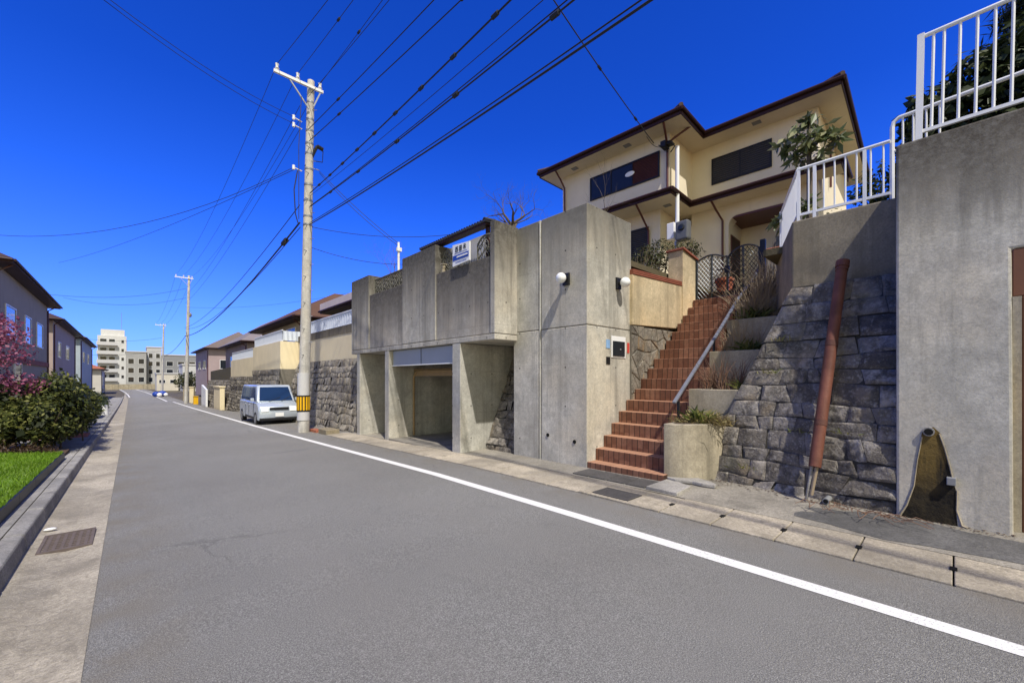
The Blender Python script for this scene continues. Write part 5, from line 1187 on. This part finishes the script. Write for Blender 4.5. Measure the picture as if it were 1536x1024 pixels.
# planter plants
tuft('weed_clump', (6.55, 2.72, .88), 'green leafy weed clump in the lowest planter', 'weeds', MAT['weed'], 90, .32, .022, .55, 1)
tuft('dry_grass_clump', (6.45, 2.9, .88), 'straw grass along the rim of the lowest planter', 'weeds', MAT['drygrass'], 150, .2, .007, .9, 2)
tuft('dry_grass_clump', (6.6, 2.45, .88), 'straw grass against the stone wall in the lowest planter', 'weeds', MAT['drygrass'], 140, .26, .007, .8, 3)
for k, (xx, yy, zz, n_, L_, lab) in enumerate(((7.45, 2.75, 1.39, 60, .62, 'dry brown stalks in the second planter'), (8.4, 2.75, 2.08, 60, .62, 'dry brown stalks in the third planter'), (9.35, 2.8, 2.77, 90, 1.1, 'tall bare stems in the fourth planter by the handrail'), (9.95, 2.62, 3.26, 110, 1.2, 'tall bare stems in the topmost planter beside the gate'))):
    m = MB(); rg = np.random.RandomState(30 + k); stems(m, (xx, yy, zz), n_, L_, .33, .007, rg); stems(m, (xx + .1, yy - .25, zz), n_ // 2, L_, .33, .007, rg); stems(m, (xx - .1, yy + .15, zz), n_ // 2, L_ * .8, .33, .006, rg); tag(m.build('dry_stalks', MAT['twig' if k else 'twigr']), lab, 'dry plant')
tuft('weed_clump', (7.4, 2.35, 1.39), 'low yellow green weeds in the second planter', 'weeds', MAT['weed'], 70, .25, .014, .7, 4)
tuft('weed_clump', (8.3, 2.55, 2.08), 'low green weeds in the third planter', 'weeds', MAT['weed'], 90, .3, .016, .7, 5)
tuft('weed_clump', (9.2, 2.75, 2.77), 'bright yellow green tuft in the fourth planter', 'weeds', MAT['weed'], 120, .34, .014, .8, 6)
# weeds on the stone wall and pavement
for k, (px, py, lab) in enumerate(((1170, 512, 'small weed tuft high in the stone wall joints'), (1155, 560, 'small weed tuft midway up the stone wall'), (1195, 648, 'small weed tuft low in the stone wall left of the pipe'), (1118, 702, 'small weed tuft at the stone wall base by the mortar'), (1262, 650, 'small weed tuft right of the leaning pipe'))):
    v_ = at(px, py, X=6.3); xx = 6.25 + (2.9 - 0) * 0
    # meet the leaning face
    X_ = 6.3
    for _ in range(12):
        q = at(px, py, X=X_); X_ = surf(2.80 - q.y, max(0, q.z - ZB)).x - .02
    tuft('wall_weed', q, lab, 'weeds', MAT['weed'], 16, .11, .006, .8, 40 + k)
for k, (px, py, lab) in enumerate(((1250, 762, 'dead reddish creeper on the pavement below the pipe'), (1320, 775, 'dead reddish creeper at the foot of the tall wall'))):
    q = at(px, py, Z=.09); m = MB(); rg = np.random.RandomState(60 + k)
    for _ in range(13):
        a = rg.uniform(0, 6.3); p0 = Vector((q.x + rg.normal() * .05, q.y + rg.normal() * .12, .1)); pts = [p0]
        for j in range(4): pts.append(pts[-1] + Vector((math.cos(a) * .05 - .01, math.sin(a) * .07, (.02 if j < 2 else -.02)))); a += rg.normal() * .4
        m.tube(pts, .004, 4)
    tag(m.build('dead_creeper', MAT['twigr']), lab, 'dead plant')
m = MB(); rg = np.random.RandomState(71); m.keep = True; m.recalc = False
for _ in range(420):
    y = rg.uniform(-1.5, 3.0); x = xb(max(.43, min(2.8, y))) - .03 - abs(rg.normal()) * .10 if y > .43 else 6.33 - .02 - abs(rg.normal()) * .08; z = walkz(x, y) + .008; a = rg.rand() * 6.3; l = .012 + .02 * rg.rand()
    m.add([(x, y, z), (x + l * math.cos(a), y + l * math.sin(a), z + .006), (x + l * math.cos(a + 1.2), y + l * math.sin(a + 1.2), z + .003)], [(0, 1, 2)])
tag(m.build('leaf_litter', MAT['dirt']), 'dry leaf litter gathered along the foot of the walls', 'leaf litter', kind='stuff')

# ------------------------------------------------------------------ BUILDINGS DOWN THE STREET
def fwin(parent, faces, mat='glass', fr='white'):
    for (ax, c, a0, a1, z0, z1) in faces:
        m = MB(); w = .06
        if ax == 'x':
            m.box(c - .05, c + .05, a0, a1, z0, z0 + w).box(c - .05, c + .05, a0, a1, z1 - w, z1).box(c - .05, c + .05, a0, a0 + w, z0 + w, z1 - w).box(c - .05, c + .05, a1 - w, a1, z0 + w, z1 - w)
        else:
            m.box(a0, a1, c - .05, c + .05, z0, z0 + w).box(a0, a1, c - .05, c + .05, z1 - w, z1).box(a0, a0 + w, c - .05, c + .05, z0 + w, z1 - w).box(a1 - w, a1, c - .05, c + .05, z0 + w, z1 - w)
        o = m.build('window', MAT[fr], parent)
        m = MB()
        if ax == 'x': m.box(c - .02, c + .02, a0 + w, a1 - w, z0 + w, z1 - w)
        else: m.box(a0 + w, a1 - w, c - .02, c + .02, z0 + w, z1 - w)
        m.build('pane', MAT[mat], o)
def house(label, x0, x1, y0, y1, z0, ze, rise, wallc, roofc, ov=.6, wins=(), kind='hip', name='house', band=None):
    t = empty(name, ((x0 + x1) / 2, (y0 + y1) / 2, z0), label, 'house')
    m = MB(); m.box(x0, x1, y0, y1, z0, ze); m.build('wall', wallc, t)
    X0, X1, Y0, Y1 = x0 - ov, x1 + ov, y0 - ov, y1 + ov
    m = MB(); m.box(X0, X1, Y0, Y1, ze + .002, ze + .18); m.build('eave', MAT['brown'], t)
    m = MB()
    if kind == 'hip':
        dx = min((X1 - X0), (Y1 - Y0)) * .45; zt = ze + .182
        m.hexa([(X0, Y0, zt), (X1, Y0, zt), (X1, Y1, zt), (X0, Y1, zt)], [(X0 + dx, Y0 + dx, zt + rise), (X1 - dx, Y0 + dx, zt + rise), (X1 - dx, Y1 - dx, zt + rise), (X0 + dx, Y1 - dx, zt + rise)])
    elif kind == 'gable_y':
        xm = (X0 + X1) / 2; zt = ze + .182; m.add([(X0, Y0, zt), (X1, Y0, zt), (X1, Y1, zt), (X0, Y1, zt), (xm, Y0, zt + rise), (xm, Y1, zt + rise)], [(0, 1, 4), (2, 3, 5), (1, 2, 5, 4), (3, 0, 4, 5), (3, 2, 1, 0)])
    else:
        m.box(X0, X1, Y0, Y1, ze + .182, ze + .182 + rise)
    m.build('roof', roofc, t); fwin(t, wins)
    for (a, b) in (((X0 - .06, Y0, ze + .1), (X0 - .06, Y1, ze + .1)), ((X0, Y0 - .06, ze + .1), (X1, Y0 - .06, ze + .1)), ((X1 + .06, Y0, ze + .1), (X1 + .06, Y1, ze + .1))):
        m = MB(); m.tube([a, b], .06, 6); m.build('gutter', MAT['brown'], t)
    for (px_, py_) in ((x0 - .06, y0 + .3), (x1 + .06, y0 + .3), (x1 + .06, y1 - .4)):
        m = MB(); m.tube([(px_, py_, z0), (px_, py_, ze - .3), (px_ + (.45 if px_ > x0 + 1 else -.45), py_, ze + .05)], .045, 6); m.build('downpipe', MAT['brown2'], t)
    m = MB(); m.box(x1 + .002 if x1 < 0 else x0 - .32, x1 + .32 if x1 < 0 else x0 - .002, y0 + 4.5, y0 + 5.3, z0 + .4, z0 + 1.0); m.build('outdoor_unit', MAT['wrap'], t, bevel=.03)
    if band: m = MB(); m.box(x1 - .02, x1 + .08, y0, y1, *band); m.build('trim_band', MAT['brickcap'], t)
    return t
S = lambda n, c: stucco(n, c)
house('grey walled house with dark brown roof behind the pink tree', -11, -4.4, 29, 45, -.8, 6.75, 2.0, S('grey brown render', (.40, .34, .26)), MAT['rooft'], .6, [('x', -4.4, 31, 33.5, 3.6, 5.2), ('x', -4.4, 36, 38, 3.6, 5.2), ('y', 29, -8, -6, 3.6, 5.2), ('x', -4.4, 40, 42.5, 3.6, 5.2), ('x', -4.4, 33, 35, .6, 2.4)], band=(2.4, 2.7))
house('pinkish grey house with dark roof beyond the hedge', -11, -4.6, 50, 68, -1.1, 6.3, 1.8, S('pink grey render', (.44, .35, .31)), MAT['rooft'], .6, [('x', -4.6, 53, 55, 3.4, 4.8), ('x', -4.6, 59, 62, 3.4, 4.8), ('y', 50, -8, -6, 3.4, 4.8), ('x', -4.6, 56, 58.4, .4, 2.2)])
house('pale blue walled house farther down the street at left', -10.5, -4.4, 72, 92, -1.4, 6.4, 1.4, S('pale blue render', (.42, .48, .52)), MAT['rooft'], .5, [('x', -4.4, 75, 78, 3.6, 5), ('x', -4.4, 83, 86, 3.6, 5)])
house('orange tiled low house in front of the white flats', -12, -4, 110, 124, -1.4, 3.2, 1.8, S('white render', (.55, .53, .48)), MAT['redtile'], .6, [('x', -4, 113, 116, .2, 2)])
# white flats
fb = empty('white_apartment_block', (-6, 203, -1.4), 'white five storey apartment block with balconies at the street end', 'apartment block')
m = MB(); m.box(-8.2, -.9, 200, 222, -1.4, 16.4); m.build('wall', S('white concrete', (.62, .62, .60)), fb)
m = MB(); m.box(-7.4, -1.4, 200.6, 212, 16.402, 18.6); m.build('penthouse', S('white penthouse', (.66, .66, .64)), fb)
for k in range(5):
    z = .6 + k * 3.1
    m = MB(); m.box(-8.4, -3.2, 198.8, 199.998, z, z + .18).box(-8.4, -3.2, 198.8, 198.95, z + .18, z + 1.2); m.build('balcony', MAT['wrap'], fb)
    fwin(fb, [('y', 200, -7.6, -5.9, z + .4, z + 2.3), ('y', 200, -5.4, -3.8, z + .4, z + 2.3), ('y', 200, -2.3, -1.5, z + .9, z + 2.1)])
m = MB(); m.tube([(-2.2, 203, 18.6), (-2.2, 203, 25)], .06, 5); m.build('aerial', MAT['grey'], fb)
def block(label, x0, x1, y0, y1, h, c, rows, cols, cat='building'):
    t = empty('office_block' if cat == 'building' else 'house', ((x0 + x1) / 2, y0, -1.4), label, cat)
    m = MB(); m.box(x0, x1, y0, y1, -1.42, h); m.build('wall', S('render %d' % int(x0 * 7 + y0), c), t)
    m = MB(); m.box(x0 - .15, x1 + .15, y0 - .15, y1, h + .002, h + .3); m.build('parapet', MAT['wrap'], t)
    for i in range(rows):
        for j in range(cols):
            z = .4 + (h - 1.2) * i / rows; w = (x1 - x0) / cols; a = x0 + w * j + w * .2; fwin(t, [('y', y0, a, a + w * .6, z, z + min(1.6, (h - 1.2) / rows * .6))])
block('grey flat roofed block right of the white flats', -.9, 3.6, 165, 180, 9.3, (.36, .36, .36), 3, 2)
block('pale grey tower with dark edge in the street end row', 3.8, 7.2, 168, 180, 11.0, (.46, .46, .46), 4, 2)
block('low dark grey building at the end of the street', 7.4, 18, 160, 175, 8.4, (.26, .265, .28), 3, 4)
block('small cream shop front near the end of the street', 4.6, 8.6, 128, 136, 2.6, (.62, .58, .50), 1, 2)
block('white low house beside the far pole', 8.8, 13.5, 120, 130, 4.6, (.56, .56, .56), 2, 2)
m = MB(); m.box(-6, 6, 151, 151.3, -1.5, .0); tag(m.build('boundary_wall', MAT['conc_plant']), 'low concrete boundary wall closing the far end of the street', 'wall')
house('pinkish grey roofed house behind second pole at right', 8.2, 15, 46, 58, .5, 5.0, 2.6, S('mauve render', (.36, .29, .28)), S('mauve roof', (.22, .19, .20)), .6, [('x', 8.2, 48, 50.5, 2.6, 4), ('x', 8.2, 53, 55, 2.6, 4), ('y', 46, 9.5, 11.5, 2.6, 4)])
house('mauve gabled house farther behind the second pole', 8.6, 16, 76, 92, -1.2, 6.0, 2.6, S('faded mauve render', (.42, .33, .33)), S('dusty mauve roof', (.26, .21, .22)), .6, [('x', 8.6, 79, 82, 3, 4.4), ('x', 8.6, 85, 88, 3, 4.4), ('y', 76, 10, 12.5, 3, 4.4)], kind='gable_y')
house('brown tiled house above the middle cream wall', 7.6, 14, 26.5, 37, 2.6, 5.1, 2.2, S('tan render', (.48, .41, .30)), S('brown roof', (.12, .065, .045)), .7, [('x', 7.6, 28, 30, 3.6, 4.8), ('y', 26.5, 8.6, 10.8, 3.5, 4.7)])
house('flat roofed house with pinkish white fascia above the white fence', 8.6, 15, 16.4, 23, 3.3, 5.15, .35, S('ivory render', (.55, .51, .45)), S('pale fascia', (.62, .54, .55)), .9, [('x', 8.6, 17.2, 19.2, 3.9, 4.9), ('x', 8.6, 20, 22, 3.9, 4.9), ('y', 16.4, 9.6, 11.4, 3.9, 4.9)], kind='flat')
shrub('garden_tree', 'round dark green garden tree near the second pole', 'tree', [(7.6, 41, 2.4, 1.2, 1.6, 1.3), (7.8, 44, 2.2, 1.2, 1.4, 1.1)], 5000, .16, MAT['l_bush'], 90)
shrub('garden_tree', 'olive green clump in front of the far grey buildings', 'tree', [(8.2, 110, 1.0, 1.8, 2.2, 1.8), (10.5, 112, 1.2, 2.0, 2.2, 1.9)], 2600, .35, MAT['l_bush'], 91)
shrub('clipped_shrub', 'small dark hedge at the kerb beyond the yellow green hedge', 'shrub', [(-1.6, 34, -.1, .7, 2.2, .7), (-1.8, 40, -.1, .8, 2.6, .8), (-2.0, 47, -.3, .8, 2.6, .9)], 5000, .13, MAT['l_dark'], 92)
shrub('garden_tree', 'reddish brown bare garden clump beside the flat roofed house', 'tree', [(6.9, 14.2, 3.85, .5, .5, .6)], 900, .09, leaf_mat('russet leaf', G((.06, .03, .015), (.12, .06, .03), (.18, .10, .05), (.22, .14, .07))), 93)
# small street clutter far away
t = empty('garbage_bags', (3.4, 88, -1.4), 'heap of blue and white covered garbage bags on the far verge', 'garbage')
m = MB(); m.ball((3.1, 88, -1.0), .5, 10, 8, (1, 1, .9)).ball((3.9, 88.4, -.95), .55, 10, 8, (1, 1, .9)); m.build('blue_sheet', MAT['blue'], t, smooth=True)
m = MB(); m.ball((3.5, 87.5, -1.1), .35, 10, 8).ball((4.3, 87.8, -1.1), .3, 10, 8); m.build('white_bag', MAT['whitep'], t, smooth=True)
for k, (xx, yy, lab) in enumerate(((4.9, 58.5, 'pale concrete gate post beside the second pole'), (4.9, 66, 'grey concrete gate post farther beyond the second pole'))):
    m = MB(); m.box(xx, xx + .5, yy, yy + .6, zr(yy) - .1, zr(yy) + 1.7); m.box(xx - .05, xx + .55, yy - .05, yy + .65, zr(yy) + 1.7, zr(yy) + 1.8); tag(m.build('gate_post', MAT['cream2' if k == 0 else 'conc_plant']), lab, 'gate post')
m = MB(); m.box(4.72, 5.1, 52.5, 52.9, zr(52) - .02, zr(52) + .75); m.box(4.7, 5.12, 52.45, 52.95, zr(52) + .75, zr(52) + .8); tag(m.build('salt_box', MAT['yellow']), 'orange yellow street box at the foot of the second pole', 'box')
m = MB(); m.hexa([(5.0, 46, zr(46) - .1), (5.15, 46, zr(46) - .1), (5.15, 49, zr(46) - .1), (5.0, 49, zr(46) - .1)], [(5.0, 46, zr(46) + 1.5), (5.15, 46, zr(46) + 1.5), (5.15, 49, zr(46) + 1.9), (5.0, 49, zr(46) + 1.9)]); tag(m.build('garden_screen', MAT['whitep']), 'white garden screen on the right verge before the second pole', 'screen')
m = MB(); m.box(5.0, 5.3, 38, 41, zr(40) - .1, zr(40) + 1.7); m.box(4.95, 5.35, 37.95, 41.05, zr(40) + 1.7, zr(40) + 1.8); tag(m.build('gate_wall', MAT['cream2']), 'beige gate wall beyond the stone walls on the right verge', 'wall')
m = MB(); m.box(-1.9, -1.2, 29.0, 32.4, zr(30) + .3, zr(30) + .9); m.hexa([(-1.85, 29.6, zr(30) + .9), (-1.25, 29.6, zr(30) + .9), (-1.25, 32, zr(30) + .9), (-1.85, 32, zr(30) + .9)], [(-1.8, 30, zr(30) + 1.35), (-1.3, 30, zr(30) + 1.35), (-1.3, 31.8, zr(30) + 1.35), (-1.8, 31.8, zr(30) + 1.35)])
t = empty('covered_scooter', (-1.5, 30, zr(30)), 'dark blue covered scooter parked by the left kerb', 'scooter')
m.build('cover', plain('dark blue cover', (.03, .05, .10), .5, .2), t, bevel=.08, smooth='auto')
m = MB()
for yy in (29.5, 31.9): m.tube([(-1.62, yy, zr(30) + .4), (-1.48, yy, zr(30) + .4)], .26, 16)
m.build('wheels', MAT['black'], t)
m = MB(); m.tube([(-1.1, 33.5, zr(33) + .1), (-1.1, 33.5, zr(33) + .7)], [.2, .16], 12); tag(m.build('white_planter', MAT['whitep'], smooth='auto'), 'white flower planter on the left kerb past the scooter', 'planter')
# distant hills
mb = MB(); vs = []; n = 60
for i in range(n + 1):
    x = -500 + 1400 * i / n; h = 8 + 10 * (mnoise.noise(Vector((x * .004, 3.1, 0))) + .6) + 3 * mnoise.noise(Vector((x * .02, 1, 0))); vs += [(x, 800, -2), (x, 1000, max(4, h) * 1.2)]
mb.add(vs, [(2 * i, 2 * i + 2, 2 * i + 3, 2 * i + 1) for i in range(n)]); mb.build('hills', plain('hazy hills', (.16, .17, .19), .95, .2, .02), kind='structure')

# ------------------------------------------------------------------ LIGHT, SKY, CAMERA
D = Vector((.38, 1.0, -1.55)).normalized()
sun = bpy.data.lights.new('sun', 'SUN'); sun.energy = 5.0; sun.angle = R(.85); sun.color = (1, .945, .855)
so = bpy.data.objects.new('sun', sun); COL.objects.link(so); so.rotation_euler = D.to_track_quat('-Z', 'Y').to_euler()
w = bpy.data.worlds.new('World'); sc.world = w; w.use_nodes = True; nt = w.node_tree
bg = nt.nodes['Background']; sky = nt.nodes.new('ShaderNodeTexSky'); sky.sky_type = 'NISHITA'; sky.sun_disc = False
sky.sun_elevation = math.asin(-D.z); sky.sun_rotation = math.atan2(-D.x, -D.y); sky.altitude = 100; sky.air_density = 1.0; sky.dust_density = .3; sky.ozone_density = 3.0
def wn(t, **k):
    o = nt.nodes.new(t)
    for a, v in k.items(): setattr(o, a, v)
    return o
# clear spring sky: deep blue opposite the sun, paler haze around the sun's side
mul = wn('ShaderNodeMix', data_type='RGBA', blend_type='MULTIPLY'); mul.inputs[0].default_value = 1; nt.links.new(sky.outputs[0], mul.inputs[6])
tcw = wn('ShaderNodeTexCoord'); sx = wn('ShaderNodeSeparateXYZ'); nt.links.new(tcw.outputs['Generated'], sx.inputs[0])
gr = wn('ShaderNodeValToRGB'); nt.links.new(sx.outputs[2], gr.inputs[0]); el = gr.color_ramp.elements
GR = [(.0, (2.2, .92, 1.02)), (.14, (1.8, .88, 1.05)), (.34, (.72, .70, .94)), (.5, (.40, .56, .84)), (.75, (.34, .53, .78))]
while len(el) < len(GR): el.new(.5)
for q_, (p_, c_) in zip(el, GR): q_.position = p_; q_.color = (c_[0] * .20 * .4, c_[1] * .78 * .4, c_[2] * 2.15 * .4, 1)
sc2 = wn('ShaderNodeVectorMath', operation='SCALE'); sc2.inputs['Scale'].default_value = 2.95; nt.links.new(gr.outputs[0], sc2.inputs[0]); nt.links.new(sc2.outputs[0], mul.inputs[7])
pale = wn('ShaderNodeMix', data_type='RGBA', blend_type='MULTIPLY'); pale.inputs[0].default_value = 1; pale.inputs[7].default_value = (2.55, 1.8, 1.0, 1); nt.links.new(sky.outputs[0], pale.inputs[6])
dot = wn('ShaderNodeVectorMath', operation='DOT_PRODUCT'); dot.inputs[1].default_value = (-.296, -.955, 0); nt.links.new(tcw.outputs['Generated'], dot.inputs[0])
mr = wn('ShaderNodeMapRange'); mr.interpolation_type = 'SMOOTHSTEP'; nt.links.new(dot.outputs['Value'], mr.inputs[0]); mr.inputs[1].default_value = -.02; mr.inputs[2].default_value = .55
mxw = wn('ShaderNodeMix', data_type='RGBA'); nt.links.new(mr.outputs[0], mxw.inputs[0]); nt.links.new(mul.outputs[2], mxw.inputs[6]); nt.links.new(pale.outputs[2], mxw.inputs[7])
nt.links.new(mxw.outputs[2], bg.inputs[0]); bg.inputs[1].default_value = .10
cam = bpy.data.cameras.new('camera'); cam.sensor_width = 36; cam.lens = 36 * F / 1536; cam.shift_y = (HY - 512) / 1536; cam.clip_end = 5000; cam.clip_start = .05
co = bpy.data.objects.new('camera', cam); COL.objects.link(co); co.location = (0, 0, HC); co.rotation_euler = (R(90), 0, -YAW); sc.camera = co
sc.view_settings.view_transform = 'Standard'; sc.view_settings.look = 'None'; sc.view_settings.exposure = 0; sc.view_settings.gamma = 1

# repeats share a group phrase
GRP = {'utility pole': 'utility poles along the street', 'wall lamp': 'globe lamps on the gate pillar', 'drain grate': 'drain grates in the gutters', 'railing': 'white railings on the retaining walls', 'fence': 'white fences on the cream walls', 'house': 'houses along the street', 'building': 'flat roofed buildings at the street end', 'stone wall': 'stone retaining walls', 'tree': 'garden trees', 'shrub': 'shrubs and hedges', 'weeds': 'weed and grass tufts', 'dry plant': 'dry stalks in the planters', 'dead plant': 'dead creepers on the pavement', 'wall': 'concrete and garden walls', 'pole': 'slim white service poles', 'paving': 'paving patches', 'handrail': 'handrails', 'pipe': 'drain pipes by the stone wall', 'gate post': 'gate posts on the right verge'}
tops = [o for o in bpy.data.objects if o.parent is None and 'category' in o]
cnt = {}
for o in tops: cnt[o['category']] = cnt.get(o['category'], 0) + 1
for o in tops:
    if cnt[o['category']] > 1 and 'group' not in o and o['category'] in GRP: o['group'] = GRP[o['category']]
